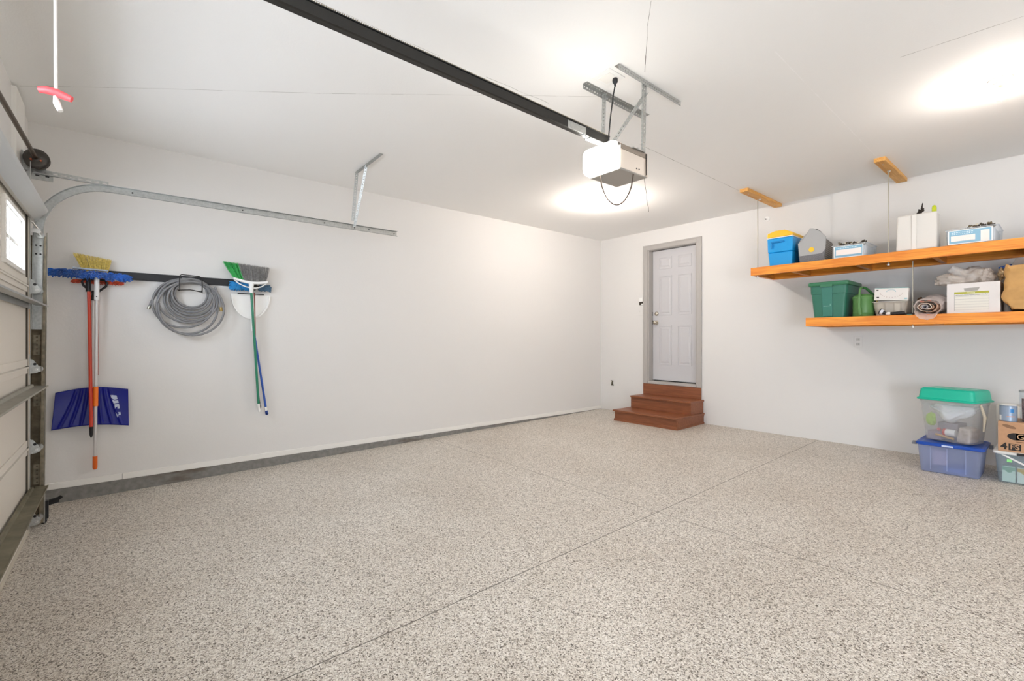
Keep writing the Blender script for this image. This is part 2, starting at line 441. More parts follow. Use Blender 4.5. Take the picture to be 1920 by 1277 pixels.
b = MB(); b.bx(OPX0 - 0.0, OPX0 + 0.02, FW - 0.15, FW + 0.0, -0.12, OPZ); b.bx(OPX1 - 0.02, OPX1, FW - 0.15, FW, -0.12, OPZ)
struct('trim_3', b, TRIMW, label='white jamb lining the garage door opening', cat='trim')
# ceiling seams and cracks
def crack(pts, r, name='ceiling_crack', m=None, jit=0.004, seed=0):
    rnd = random.Random(seed); out = []
    P = [Vector(p) for p in pts]
    for a, c in zip(P[:-1], P[1:]):
        n = max(2, int((c - a).length / 0.08))
        for i in range(n):
            q = a.lerp(c, i / n); out.append((q.x + rnd.uniform(-jit, jit), q.y + rnd.uniform(-jit, jit), H - 0.0004))
    out.append((P[-1].x, P[-1].y, H - 0.0004))
    mb = MB()
    for p, q in zip(out[:-1], out[1:]):
        p = Vector(p); q = Vector(q); s_ = (q - p).cross(Vector((0, 0, 1))).normalized() * r * rnd.uniform(0.3, 1.2)
        mb.add([p - s_, q - s_, q + s_, p + s_], [(0, 1, 2, 3)])
    return mb.build(name, m or mat('seam_grey', 'a9a5a0', 0.9), ceil)
CRK = mat('crack_grey', '8f8b86', 0.9)
crack([at(36, 161, z=H), at(300, 166, z=H), at(600, 175, z=H), at(1130, 181, z=H)], 0.0016, jit=0.001, seed=1)
crack([(2.78, -5.62, H), (2.78, -4.9, H)], 0.0016, jit=0.004, seed=2)
crack([(2.785, -4.55, H), (2.80, -4.0, H)], 0.0016, jit=0.006, seed=3)
crack([(2.80, -2.9, H), (2.78, -0.95, H)], 0.0022, jit=0.001, seed=4)
crack([(4.09, -3.4, H), (4.05, -1.0, H)], 0.0032, m=mat('seam_pale', 'f8f7f6', 0.9), jit=0.001, seed=5)
crack([(4.55, -2.76, H), (5.3, -2.70, H)], 0.0018, jit=0.001, seed=6)
crack([(4.98, -1.91, H), (5.4, -1.9, H)], 0.0015, jit=0.001, seed=7)
crack([at(1221, 0, z=H), at(1213, 70, z=H), at(1209, 135, z=H)], 0.0022, m=CRK, jit=0.004, seed=8)

# ------------------------------------------------------------------ entry door
door = MB(); SX0, SX1, SY = 0.965, 1.735, 0.095
def slab(x0, x1, z0, z1, y):
    mb = MB(); mb.bx(x0, x1, y + 0.0, y + 0.045, z0, z1)
    w = x1 - x0; cxs = (x0 + w * 0.29, x0 + w * 0.71); pw = w * 0.29
    hgt = z1 - z0
    for cx_ in cxs:
        for (a, c) in ((0.855, 0.945), (0.50, 0.80), (0.12, 0.42)):
            xa, xb, za, zb = cx_ - pw / 2, cx_ + pw / 2, z0 + hgt * a, z0 + hgt * c
            # raised moulding ring and raised field
            for k, (g0, g1, d) in enumerate(((0.0, 0.012, 0.007),)):
                mb.bx(xa, xb, y - d, y + 0.002, za, za + g1); mb.bx(xa, xb, y - d, y + 0.002, zb - g1, zb)
                mb.bx(xa, xa + g1, y - d, y + 0.002, za + g1, zb - g1); mb.bx(xb - g1, xb, y - d, y + 0.002, za + g1, zb - g1)
            g = 0.04
            mb.hexa([(xa + 0.028, y + 0.001, za + 0.028), (xb - 0.028, y + 0.001, za + 0.028), (xb - 0.028, y + 0.001, zb - 0.028), (xa + 0.028, y + 0.001, zb - 0.028)],
                    [(xa + g + 0.008, y - 0.006, za + g + 0.008), (xb - g - 0.008, y - 0.006, za + g + 0.008), (xb - g - 0.008, y - 0.006, zb - g - 0.008), (xa + g + 0.008, y - 0.006, zb - g - 0.008)])
    return mb
dr = slab(SX0, SX1, 0.56, 2.585, SY).build('door_1', DOORP, bevel=0.002, origin=(1.35, SY, 0.56))
dr['kind'] = 'structure'; dr['label'] = 'white six-panel entry door at the top of the brown steps'; dr['category'] = 'door'
for z, r, n_ in ((1.600, 0.026, 'deadbolt'), (1.462, 0.030, 'door_knob')):
    mb = MB()
    if n_ == 'deadbolt': mb.lathe((1.035, SY, z), [(0.033, 0), (0.033, -0.008), (0.028, -0.016), (0.022, -0.022), (0.012, -0.024)], 'y')
    else: mb.lathe((1.035, SY, z), [(0.034, 0), (0.034, -0.006), (0.014, -0.012), (0.014, -0.035), (0.026, -0.045), (0.031, -0.058), (0.026, -0.072), (0.012, -0.078)], 'y')
    mb.build(n_, NICKEL, dr, smooth=50)
mb = MB(); mb.bx(SX0 - 0.004, SX0 + 0.003, SY - 0.002, SY + 0.02, 1.43, 1.50); mb.bx(SX0 - 0.004, SX0 + 0.003, SY - 0.002, SY + 0.02, 1.57, 1.63)
mb.build('latch_plate', DARKM, dr)
CW = 0.068
mb = MB()
mb.bx(0.870, 0.870 + CW, -0.016, 0, DZ0 + 0.005, 2.665); mb.bx(1.825 - CW, 1.825, -0.016, 0, DZ0 + 0.005, 2.665)
mb.bx(0.870 + CW, 1.825 - CW, -0.016, 0, 2.665 - CW, 2.665)
mb.bx(0.862, 0.885, -0.022, -0.0, DZ0 + 0.005, 2.673); mb.bx(1.810, 1.833, -0.022, 0, DZ0 + 0.005, 2.673); mb.bx(0.885, 1.810, -0.022, 0, 2.652, 2.673)
struct('trim_4', mb, GREYTRIM, bevel=0.003, label='grey painted casing around the entry door', cat='door casing')
mb = MB()
mb.bx(DX0, SX0 - 0.006, 0.0, 0.15, DZ0, DZ1); mb.bx(SX1 + 0.004, DX1, 0, 0.15, DZ0, DZ1); mb.bx(SX0 - 0.006, SX1 + 0.004, 0, 0.15, 2.592, DZ1)
mb.bx(SX0 - 0.006, SX1 + 0.004, -0.012, 0.15, DZ0 + 0.005, 0.545)
struct('trim_5', mb, GREYTRIM, bevel=0.002, label='grey jamb and threshold inside the entry doorway', cat='door jamb')
mb = MB(); mb.bx(SX0 - 0.006, SX1 + 0.004, 0.146, 0.152, 0.545, 2.592)
struct('trim_6', mb, RUBBER, label='dark seal behind the entry door', cat='seal')

# ------------------------------------------------------------------ brown wooden steps
st = thing('wooden_steps', 'brown stained two-step wooden stair below the entry door', 'steps', (1.35, -0.36, fz(-0.36)))
ft = -0.0
MB().bx(0.845, 1.862, -0.715, -0.003, -0.012, 0.128).build('riser_box', BROWN, st, bevel=0.002)
MB().bx(0.83, 1.875, -0.745, -0.003, 0.128, 0.152).build('tread', BROWN, st, bevel=0.004)
MB().bx(0.885, 1.855, -0.345, -0.003, 0.152, 0.312).build('riser_box', BROWN, st, bevel=0.002)
MB().bx(0.872, 1.868, -0.375, -0.003, 0.312, 0.336).build('tread', BROWN, st, bevel=0.004)
MB().bx(0.866, 1.829, -0.022, -0.003, 0.336, 0.503).build('riser_board', BROWN, st, bevel=0.002)
mb = MB(); mb.bx(0.835, 1.87, -0.722, -0.715, -0.012, 0.02); mb.bx(1.862, 1.870, -0.715, -0.003, -0.012, 0.02); mb.bx(0.872, 0.885, -0.352, -0.345, 0.152, 0.312); mb.bx(1.862, 1.869, -0.735, -0.01, 0.105, 0.128)
mb.build('edge_strip', BROWN, st)

# ================================================================== GARAGE DOOR
gd = thing('garage_door', 'cream sectional garage door with steel struts and small windows', 'garage door', (3.1, -6.87, fz(-6.87)))
GX0, GX1, GY = 0.665, 5.545, -6.848
joints = [-0.085, 0.472, 1.018, 1.565, 2.105]
for i in range(4):
    z0, z1 = joints[i] + 0.003, joints[i + 1] - 0.003
    win = i == 3
    mb = MB()
    WZ0, WZ1 = 1.64, 1.955
    wins = [(1.23 + 1.24 * k - 0.30, 1.23 + 1.24 * k + 0.30) for k in range(4)]
    yb, yf = -6.893, GY - 0.008
    if not win: mb.bx(GX0 + 0.012, GX1 - 0.012, yb, yf, z0, z1)
    else:
        mb.bx(GX0 + 0.012, GX1 - 0.012, yb, yf, z0, WZ0); mb.bx(GX0 + 0.012, GX1 - 0.012, yb, yf, WZ1, z1)
        xs = [GX0 + 0.012] + [q for w_ in wins for q in w_] + [GX1 - 0.012]
        for k in range(0, len(xs), 2): mb.bx(xs[k], xs[k + 1], yb, yf, WZ0, WZ1)
    sec = mb.build('door_section', GDOOR, gd)
    # raised rails top and bottom of every section
    mb = MB(); mb.bx(GX0, GX1, yf, GY, z0, z0 + 0.045); mb.bx(GX0, GX1, yf, GY, z1 - 0.045, z1)
    mb.bx(GX0, GX1, GY, GY + 0.006, z1 - 0.012, z1)
    mb.build('section_rail', GDOOR, sec, bevel=0.002)
    mb = MB(); mb.bx(GX0, GX0 + 0.06, yb, GY + 0.004, z0, z1); mb.bx(GX1 - 0.06, GX1, yb, GY + 0.004, z0, z1)
    mb.build('end_stile', GFRAME, sec, bevel=0.0015)
    if win:
        for (a, c) in wins:
            mb = MB(); t = 0.026
            for (p, q, r_, s_) in ((a - t, c + t, WZ0 - t, WZ0), (a - t, c + t, WZ1, WZ1 + t), (a - t, a, WZ0, WZ1), (c, c + t, WZ0, WZ1)):
                mb.bx(p, q, yf, GY + 0.010, r_, s_)
            for (p, q, r_, s_) in ((a, c, WZ0, WZ0 + 0.012), (a, c, WZ1 - 0.012, WZ1), (a, a + 0.012, WZ0, WZ1), (c - 0.012, c, WZ0, WZ1)):
                mb.bx(p, q, yb, yf + 0.002, r_, s_)
            wf = mb.build('window_frame', TRIMW, sec, bevel=0.002)
            mb = MB(); xm = (a + c) / 2; zm = (WZ0 + WZ1) / 2
            mb.bx(xm - 0.014, xm + 0.014, yb + 0.002, yb + 0.028, WZ0, WZ1); mb.bx(a, c, yb + 0.0045, yb + 0.026, zm - 0.013, zm + 0.013)
            mb.build('muntin', TRIMW, wf)
            MB().bx(a, c, yb + 0.009, yb + 0.012, WZ0, WZ1).build('pane', clear_mat('window_glass', 'ffffff', 0.02, 0.02), wf)
# struts
def strut(z, dep=0.082, hgt=0.02, m=None):
    mb = MB(); y0 = GY + 0.006; y1_ = y0 + dep; x0, x1 = GX0 - 0.075, GX1 + 0.075
    prof = [(y0, z - 0.026), (y0, z + hgt), (y0 + 0.014, z + hgt), (y0 + 0.018, z + 0.004), (y1_ - 0.01, z), (y1_, z + 0.004), (y1_, z - 0.006)]
    # the shelf narrows where it passes the track at each end
    mb.sweep([[(x, p[0], p[1]) for p in prof] for x in (GX0 - 0.005, GX1 + 0.005)])
    lip = [(y0 + 0.018, z + 0.004), (y1_ - 0.01, z), (y1_, z + 0.004), (y1_, z - 0.006)]
    for xa, xb in ((GX0 - 0.075, GX0 - 0.005), (GX1 + 0.005, GX1 + 0.075)):
        mb.sweep([[(xx, p[0], p[1]) for p in (lip if True else prof)] for xx in (xa, xb)])
    return mb.build('strut', m or GALV, gd, solid=0.0018)
strut(1.432); strut(0.872, m=mat('dull_steel', 'a09d92', 0.5, 0.5, var=0.1, scale=20)); strut(0.170, m=mat('olive_steel', '7b7562', 0.55, 0.4, var=0.25, scale=12))
mb = MB(); y0 = GY + 0.006; prof = [(y0, 2.10), (y0, 2.02), (y0 + 0.02, 2.015), (y0 + 0.075, 2.085), (y0 + 0.083, 2.10), (y0 + 0.080, 2.105)]
mb.sweep([[(x, p[0], p[1]) for p in prof] for x in (GX0 - 0.06, GX1 + 0.06)])
mb.build('strut', GALVM, gd, solid=0.002)
for x_ in (GX0 - 0.004, GX1): MB().bx(x_, x_ + 0.004, GY - 0.012, GY + 0.008, -0.08, 2.10).build('edge_gap_shade', RUBBER, gd)  # dark strips drawn for the shaded gap at each door edge
MB().bx(GX0 + 0.0605, GX0 + 0.064, GY - 0.008, GY + 0.0015, -0.08, 2.10).build('stile_gap', mat('dark_gap', '4a443c', 0.8), gd)
# weather seal and bottom rail
MB().bx(GX0, GX1, -6.893, GY + 0.004, -0.1165, -0.083).build('bottom_seal', mat('seal_vinyl', 'c8c1b3', 0.6), gd, bevel=0.004)
MB().bx(GX0, GX1, GY - 0.008, GY + 0.001, 0.02, 0.026).build('groove_strip', RUBBER, gd)
# hinges with rollers
def hinge(z):
    y = GY + 0.005
    mb = MB(); mb.prism([(GX0 + 0.004, y, z - 0.045), (GX0 + 0.004, y, z + 0.055), (GX0 + 0.004, y + 0.016, z + 0.050), (GX0 + 0.004, y + 0.052, z - 0.010), (GX0 + 0.004, y + 0.052, z - 0.030), (GX0 + 0.004, y + 0.030, z - 0.042)], (0.003, 0, 0))
    mb.bx(GX0 + 0.004, GX0 + 0.05, y, y + 0.003, z - 0.05, z + 0.06)
    h = mb.build('hinge', GALV, gd, bevel=0.001)
    mb = MB(); mb.cyl((GX0 + 0.03, y + 0.034, z - 0.018), (0.585, y + 0.034, z - 0.018), 0.0055, n=12)
    mb.cyl((0.575, y + 0.034, z - 0.018), (0.558, y + 0.034, z - 0.018), 0.022, n=24)
    mb.cyl((GX0 + 0.012, y + 0.034, z - 0.018), (GX0 - 0.004, y + 0.034, z - 0.018), 0.010, n=16)
    mb.build('roller', GALVM, h, smooth=40)
    MB().cyl((GX0 + 0.009, y + 0.024, z + 0.020), (GX0 + 0.0035, y + 0.024, z + 0.020), 0.009, n=16).build('bolt_hole', BLACK, h)
for z in (1.555, 1.010, 0.462): hinge(z)
hinge(-0.03)
# top roller bracket
mb = MB(); y = GY + 0.006; mb.bx(GX0 + 0.0, GX0 + 0.004, y, y + 0.05, 1.93, 1.96); mb.bar((GX0 - 0.002, y + 0.01, 2.0), (GX0 - 0.04, y + 0.045, 1.945), 0.012, 0.004)
mb.cyl((GX0 + 0.02, y + 0.04, 1.93), (0.56, y + 0.04, 1.93), 0.0055, n=10); mb.cyl((0.578, y + 0.04, 1.93), (0.558, y + 0.04, 1.93), 0.022)
mb.build('top_bracket', GALVM, gd, smooth=40)
MB().bx(GX0 + 0.016, GX0 + 0.034, GY + 0.0042, GY + 0.0052, 1.10, 1.405).build('amber_strip', mat('strip_amber', 'e0a03a', 0.5), gd)  # narrow amber strip on the end stile
mb = MB(); mb.cyl((GX0 + 0.045, GY + 0.009, -0.05), (GX0 + 0.045, GY + 0.012, 2.40), 0.0016, n=6)
mb.build('lift_cable', GALVM, gd)

# ================================================================== TRACK
tr = thing('door_track', 'galvanised garage door track curving from floor to horizontal run', 'track', (0.57, FW + 0.05, fz(FW)))
path = []
for i in range(7):
    t = i / 6; path.append((-6.833 + 0.020 * t, -0.10 + (1.955 + 0.10) * t, pi / 2))
R_ = 0.378; cy_, cz_ = -6.813 + R_, 1.955
for i in range(1, 17):
    a = pi - (pi / 2) * i / 16
    path.append((cy_ + R_ * cos(a), cz_ + R_ * sin(a), a - pi / 2))
path.append((-4.09, cz_ + R_ , 0))
TX = 0.548
def track_rows(pth):
    rows = []
    for (y, z, a) in pth:
        ny, nz = -sin(a), cos(a)          # across the track (outer side first)
        pr = [(0.030, 0.025), (0.018, 0.027), (0.0, 0.024), (0.0, -0.024), (0.018, -0.027), (0.030, -0.025)]
        rows.append([(TX + dx, y + ny * s_, z + nz * s_) for dx, s_ in pr])
    return rows
b = MB(); b.sweep(track_rows(path[:7])); vt = b.build('vertical_track', [GALV, mat('grimy_steel', '6e6350', 0.6, 0.35, bump=0.1, scale=22, var=0.35)], tr, solid=0.002)
for k_, pl in enumerate(vt.data.polygons): pl.material_index = 1 if k_ < 20 else 0
b = MB(); b.sweep(track_rows(path[6:9])); b.build('track_joint', GALV, tr, solid=0.002)
b = MB(); b.sweep(track_rows(path[8:])); b.build('horizontal_track', GALV, tr, solid=0.002)
# bolts in the horizontal run and at the splice
for y in (-6.30, -5.55, -4.85, -4.55, -4.40, -4.12): MB().cyl((TX + 0.001, y, cz_ + R_), (TX + 0.006, y, cz_ + R_), 0.006, n=10).build('bolt', DARKM, tr)
for z in (1.86, 1.80):
    for dy in (-0.010, 0.012): MB().cyl((TX + 0.001, -6.815 + dy, z), (TX + 0.006, -6.815 + dy, z), 0.006, n=10).build('bolt', DARKM, tr)
# jamb angle the vertical track is bolted to
b = MB(); b.add([(TX - 0.006, FW + 0.03, -0.10), (TX - 0.006, -6.79, -0.10), (TX - 0.006, -6.772, 1.93), (TX - 0.006, FW + 0.03, 1.93)], [(0, 1, 2, 3)])
b.build('jamb_angle', GALVD, tr, solid=0.003)
b = MB(); b.add([(TX - 0.008, -6.792, -0.10), (TX + 0.003, -6.782, -0.10), (TX + 0.003, -6.766, 1.955), (TX - 0.008, -6.776, 1.955)], [(0, 1, 2, 3)])
b.build('angle_flange', mat('pale_steel', 'c6c3ba', 0.55, 0.15, var=0.1, scale=30), tr, solid=0.002)
for z in (0.80, 1.16, 0.25):
    b = MB(); b.perf((TX + 0.003, -6.838, z - 0.07), (TX + 0.003, -6.838, z + 0.07), (0, 0.034, 0), 0.03, 0.36, 0.26)
    b.build('track_bracket', GALVD, tr, solid=0.003)
# flag bracket, horizontal angle
b = MB(); b.perf((TX, -6.90, 2.05), (TX, -6.90, 2.39), (0, 0.05, 0), 0.028); b.build('flag_bracket', GALV, tr, solid=0.003)
b = MB(); b.perf((TX, -6.84, 2.365), (TX, -6.44, 2.352), (0, 0, 0.036), 0.045, 0.6, 0.14); b.add([(TX, -6.84, 2.365), (TX, -6.44, 2.352), (TX + 0.025, -6.44, 2.352), (TX + 0.025, -6.84, 2.365)], [(0, 1, 2, 3)])
b.build('track_angle', GALV, tr, solid=0.002)
# rear hanger: angle screwed to the ceiling and drop strap
b = MB(); b.perf((0.56, -4.545, H - 0.003), (1.17, -4.555, H - 0.003), (0, 0.032, 0), 0.03); b.perf((0.56, -4.545, H - 0.003), (1.17, -4.555, H - 0.003), (0, 0, -0.032), 0.03)
b.build('ceiling_angle', GALV, tr, solid=0.0025)
b = MB(); b.perf((0.585, -4.56, H - 0.03), (0.552, -4.585, 2.40), (0.010, 0.030, 0), 0.026); b.perf((0.83, -4.555, H - 0.015), (0.56, -4.57, 2.33), (0.022, 0.020, 0.012), 0.026)
b.build('drop_strap', GALV, tr, solid=0.0025)

# ================================================================== TORSION SHAFT
ts = thing('torsion_shaft', 'dark torsion shaft with cable drum above the garage door', 'torsion shaft', (0.62, -6.818, 2.45))
A0 = Vector((0.535, -6.8155, 2.452)); A1 = Vector((3.10, -6.865, 2.428))
MB().cyl(A0, A1, 0.0127, n=20).build('shaft', mat('oiled_steel', '5b4c3c', 0.4, 0.8), ts, smooth=40)
b = MB(); b.lathe((0.585, -6.8165, 2.4515), [(0.020, 0.055), (0.024, 0.052), (0.050, 0.040), (0.060, 0.038), (0.066, 0.040), (0.068, 0.036), (0.066, 0.030), (0.062, 0.026), (0.062, 0.006), (0.068, 0.002), (0.068, -0.004), (0.03, -0.004)], 'x', 40)
dm = b.build('cable_drum', mat('drum_cast', '4c4844', 0.4, 0.7), ts, smooth=40)
for a in (-35, 215): MB().cyl((0.63, -6.8165 + 0.028 * cos(radians(a)), 2.4515 + 0.028 * sin(radians(a))), (0.652, -6.8165 + 0.030 * cos(radians(a)), 2.4515 + 0.030 * sin(radians(a))), 0.006, n=8).build('set_screw', mat('copper_paint', 'b5603f', 0.35, 0.6), dm, smooth=40)
b = MB(); b.bx(0.538, 0.541, -6.925 + 0.03, -6.775, 2.375, 2.425); b.bx(0.538, 0.541, -6.895, -6.74, 2.325, 2.385); b.bx(0.49, 0.541, -6.896, -6.892, 2.36, 2.52); b.bx(0.538, 0.541, -6.895, -6.83, 2.425, 2.51)
b.build('bearing_plate', GALV, ts, bevel=0.001)
for y in (-6.86, -6.82, -6.77): MB().bx(0.541, 0.5415, y - 0.010, y + 0.010, 2.352, 2.360).build('slot', BLACK, ts)
b = MB(); b.bx(3.07, 3.10, FW + 0.001, -6.84, 2.36, 2.50); b.build('center_bracket', GALV, ts, bevel=0.001)

# safety sensor near the floor
ss = thing('safety_sensor', 'small black photo-eye on a bracket at the foot of the track', 'sensor', (0.52, -6.79, fz(-6.8)))
b = MB(); b.bx(0.500, 0.534, -6.805, -6.765, -0.08, 0.05); b.cyl((0.50, -6.79, -0.093), (0.534, -6.79, -0.093), 0.018, n=20)
b.build('housing', BLACK, ss, bevel=0.003)
b = MB(); b.bar((0.505, -6.80, 0.02), (0.49, -6.715, 0.035), 0.03, 0.035); b.cyl((0.49, -6.73, 0.03), (0.488, -6.70, 0.055), 0.012, n=12); b.build('bracket', RUBBER, ss, bevel=0.003)

# ================================================================== OPENER
RX = 3.27
rl = thing('opener_rail', 'long dark belt rail running from the garage door to the opener', 'opener rail', (RX, -5.4, 2.47))
RY0, RY1 = -6.86, -3.93
def rail_z(y): return 2.496 - 0.0106 * (y + 5.9)
b = MB()
z0, z1 = rail_z(RY0), rail_z(RY1)
w = 0.019
prof = [(-w, 0.034), (-w, -0.012), (-w + 0.006, -0.016), (w - 0.006, -0.016), (w, -0.012), (w, 0.034)]
b.sweep([[(RX + p[0], RY0, z0 + p[1]) for p in prof], [(RX + p[0], RY1, z1 + p[1]) for p in prof]])
rail = b.build('rail_channel', mat('rail_steel', '3b3a38', 0.35, 0.75), rl, solid=0.002)
b = MB(); bl = RX + 0.010; N = 320
for i in range(N):
    y = RY0 + (RY1 - RY0) * (i + 0.5) / N; z = rail_z(y) + 0.040
    b.bx(RX - 0.008, RX + 0.024, y - 0.0024, y + 0.0024, z, z + 0.0045)
b.cur = 1
b.add([(RX - 0.010, RY0, z0 + 0.036), (RX + 0.024, RY0, z0 + 0.036), (RX + 0.024, RY1, z1 + 0.036), (RX - 0.010, RY1, z1 + 0.036), (RX - 0.010, RY0, z0 + 0.040), (RX + 0.024, RY0, z0 + 0.040), (RX + 0.024, RY1, z1 + 0.040), (RX - 0.010, RY1, z1 + 0.040)],
      [(0, 3, 2, 1), (4, 5, 6, 7), (0, 1, 5, 4), (1, 2, 6, 5), (2, 3, 7, 6), (3, 0, 4, 7)])
b.build('toothed_belt', [mat('belt_teeth', '8b836c', 0.6), RUBBER], rl)
b = MB(); b.bx(RX - 0.024, RX + 0.024, -6.60, -6.42, rail_z(-6.5) - 0.022, rail_z(-6.5) + 0.012); b.build('trolley', BLACK, rl, bevel=0.003)
b = MB(); b.bx(RX + 0.0185, RX + 0.021, -4.32, -4.16, rail_z(-4.2) - 0.014, rail_z(-4.2) + 0.03); b.bx(RX - 0.022, RX + 0.022, -4.12, -3.95, rail_z(-4) - 0.020, rail_z(-4) - 0.014)
b.build('rail_sleeve', GALV, rl, bevel=0.001)
b = MB(); b.tube([(RX + 0.02, -4.20, 2.455), (RX + 0.045, -4.20, 2.452), (RX + 0.048, -4.19, 2.43), (RX + 0.03, -4.18, 2.425)], 0.004, 8); b.build('hook_bolt', GALVM, rl, smooth=40)

op = thing('garage_door_opener', 'ceiling-mounted opener with glowing white light lens under steel hangers', 'garage door opener', (3.27, -3.9, 2.24))
OX0, OX1, OY0, OY1, OZ0, OZ1 = 3.155, 3.405, -3.975, -3.70, 2.275, 2.425
b = MB(); b.bx(OX0, OX1, OY0, OY1, OZ0, OZ1)
b.build('housing', mat('opener_case', 'd9cdc0', 0.35, 0.1), op, bevel=0.006, seg=3)
b = MB(); b.hexa([(OX0 + 0.01, OY0, OZ0 - 0.010), (OX1 - 0.002, OY0, OZ0 - 0.010), (OX1 + 0.004, OY1 + 0.012, OZ0 - 0.006), (OX0 + 0.01, OY1 + 0.012, OZ0 - 0.006)],
       [(OX0 - 0.004, OY0, OZ0 - 0.0005), (OX1 + 0.006, OY0, OZ0 - 0.0005), (OX1 + 0.006, OY1 + 0.014, OZ0 - 0.0005), (OX0 - 0.004, OY1 + 0.014, OZ0 - 0.0005)])
b.build('bottom_cover', mat('opener_grey', 'a7a29b', 0.5), op, bevel=0.003)
b = MB(); b.bx(OX1, OX1 + 0.004, OY0, OY1, OZ1 - 0.030, OZ1 + 0.002); b.build('top_flange', mat('opener_flange', '8f8478', 0.45, 0.3), op, bevel=0.001)
b = MB(); b.bx(OX0 - 0.002, OX1 + 0.006, OY1, OY1 + 0.016, OZ0 - 0.004, OZ1 + 0.004); b.build('end_cover', mat('opener_end', 'c4b3a4', 0.4), op, bevel=0.004)
b = MB(); b.bx(OX1 + 0.0055, OX1 + 0.008, OY1 - 0.004, OY1 + 0.002, OZ0 + 0.01, OZ1 - 0.002); b.build('gasket', RUBBER, op)
b = MB()
for y in (-3.80, -3.772): b.cyl((OX1 + 0.0005, y, OZ0 + 0.032), (OX1 + 0.0025, y, OZ0 + 0.032), 0.005, n=12)
b.build('side_screw', BLACK, op)
# lens: rounded box
b = MB()
def lens_pt(u, v):
    pass
rows = []
LY = OY0
for d, g in ((0.0, 0.0), (-0.035, 0.0), (-0.056, 0.004), (-0.070, 0.014), (-0.078, 0.032), (-0.081, 0.055)):
    rows.append([(x, LY + d, z) for x, z in rrect((OX0 + OX1) / 2, (OZ0 + OZ1) / 2 + 0.004, (OX1 - OX0) + 0.008 - 2 * g, 0.168 - 2 * g, 0.028 if g < 0.02 else 0.02)])
loft(b, rows)
lensm = mat('lens_white', 'fffaf2', 0.3, emit=LENS_STRENGTH)
b.build('light_lens', lensm, op, smooth=60)
MB().cyl((OX1 + 0.004, LY - 0.022, OZ1 - 0.012), (OX1 + 0.0115, LY - 0.022, OZ1 - 0.012), 0.011, n=16).build('lens_clip', mat('lens_hole', '6f6861', 0.6), op)
b = MB(); pts = []
for i in range(17):
    t = i / 16; pts.append((3.275 + 0.135 * t, -4.01 + 0.17 * t, 2.262 - 0.20 * (4 * t * (1 - t)) ** 0.62 - 0.0 * t))
b.tube(pts, 0.0046, 8); b.build('antenna_wire', mat('brown_wire', '4a3d33', 0.5), op, smooth=60)
b = MB(); rnd = random.Random(3); pts = []
for i in range(9):
    t = i / 8; pts.append((3.395 + 0.022 * t + rnd.uniform(-.003, .003), -3.70 + 0.02 * t, 2.27 - 0.225 * t))
b.tube(pts, 0.0016, 6); b.build('bell_wire', mat('thin_wire', '6f665e', 0.6), op)
# hangers
def hanger_angle(x, sgn):
    b = MB(); b.perf((x, -4.01, H - 0.002), (x, -3.30, H - 0.002), (0.034 * sgn, 0, 0), 0.026, 0.42, 0.22); b.perf((x, -4.01, H - 0.002), (x, -3.30, H - 0.002), (0, 0, -0.034), 0.026, 0.42, 0.22)
    return b.build('ceiling_angle', GALV, op, solid=0.0025)
hanger_angle(3.135, 1); hanger_angle(3.425, -1)
def strap(p0, p1, w1, w2):
    b = MB(); b.perf(p0, p1, w1, 0.026, 0.42, 0.22); b.perf(p0, p1, w2, 0.026, 0.42, 0.22)
    return b.build('hanger_strap', GALV, op, solid=0.0025)
strap((3.150, -3.83, H - 0.02), (3.150, -3.85, OZ1 + 0.0), (0.032, 0, 0), (0, 0.030, 0))
strap((3.415, -3.74, H - 0.02), (3.415, -3.75, OZ1 - 0.0), (0, 0.034, 0), (-0.010, 0, 0))
strap((3.405, -3.72, H - 0.08), (3.20, -3.90, OZ1 + 0.0), (0.030, 0.012, 0), (0.0, 0.028, 0.012))
b = MB(); b.bx(OX0 - 0.003, OX1 + 0.018, -3.86, -3.73, OZ1, OZ1 + 0.004); b.cyl((OX1 + 0.008, -3.80, OZ1 + 0.004), (OX1 + 0.008, -3.80, OZ1 + 0.014), 0.007, n=8); b.build('mount_plate', GALV, op, bevel=0.001)

# power outlet and plug in the ceiling
ol = thing('ceiling_outlet', 'white outlet plate on the ceiling beside the opener hangers', 'outlet', (3.31, -3.92, H))
MB().bx(3.215, 3.36, -4.02, -3.86, H - 0.006, H - 0.0005).build('cover_plate', WHITEP, ol, bevel=0.002)
MB().bx(3.24, 3.335, -3.985, -3.895, H - 0.009, H - 0.006).build('receptacle', TRIMW, ol, bevel=0.001)
pc = thing('power_cord', 'black plug and cord dropping from the ceiling outlet to the opener', 'cord', (3.31, -3.90, H))
b = MB(); b.lathe((3.315, -3.905, H - 0.009), [(0.016, 0), (0.018, -0.012), (0.016, -0.026), (0.008, -0.034), (0.006, -0.05)]); b.build('plug', BLACK, pc, smooth=50)
b = MB(); b.tube([(3.315, -3.905, H - 0.05), (3.312, -3.92, H - 0.12), (3.306, -3.94, H - 0.26), (3.304, -3.955, H - 0.38), (3.302, -3.955, 2.427)], 0.0042, 8); b.build('cable', BLACK, pc, smooth=60)

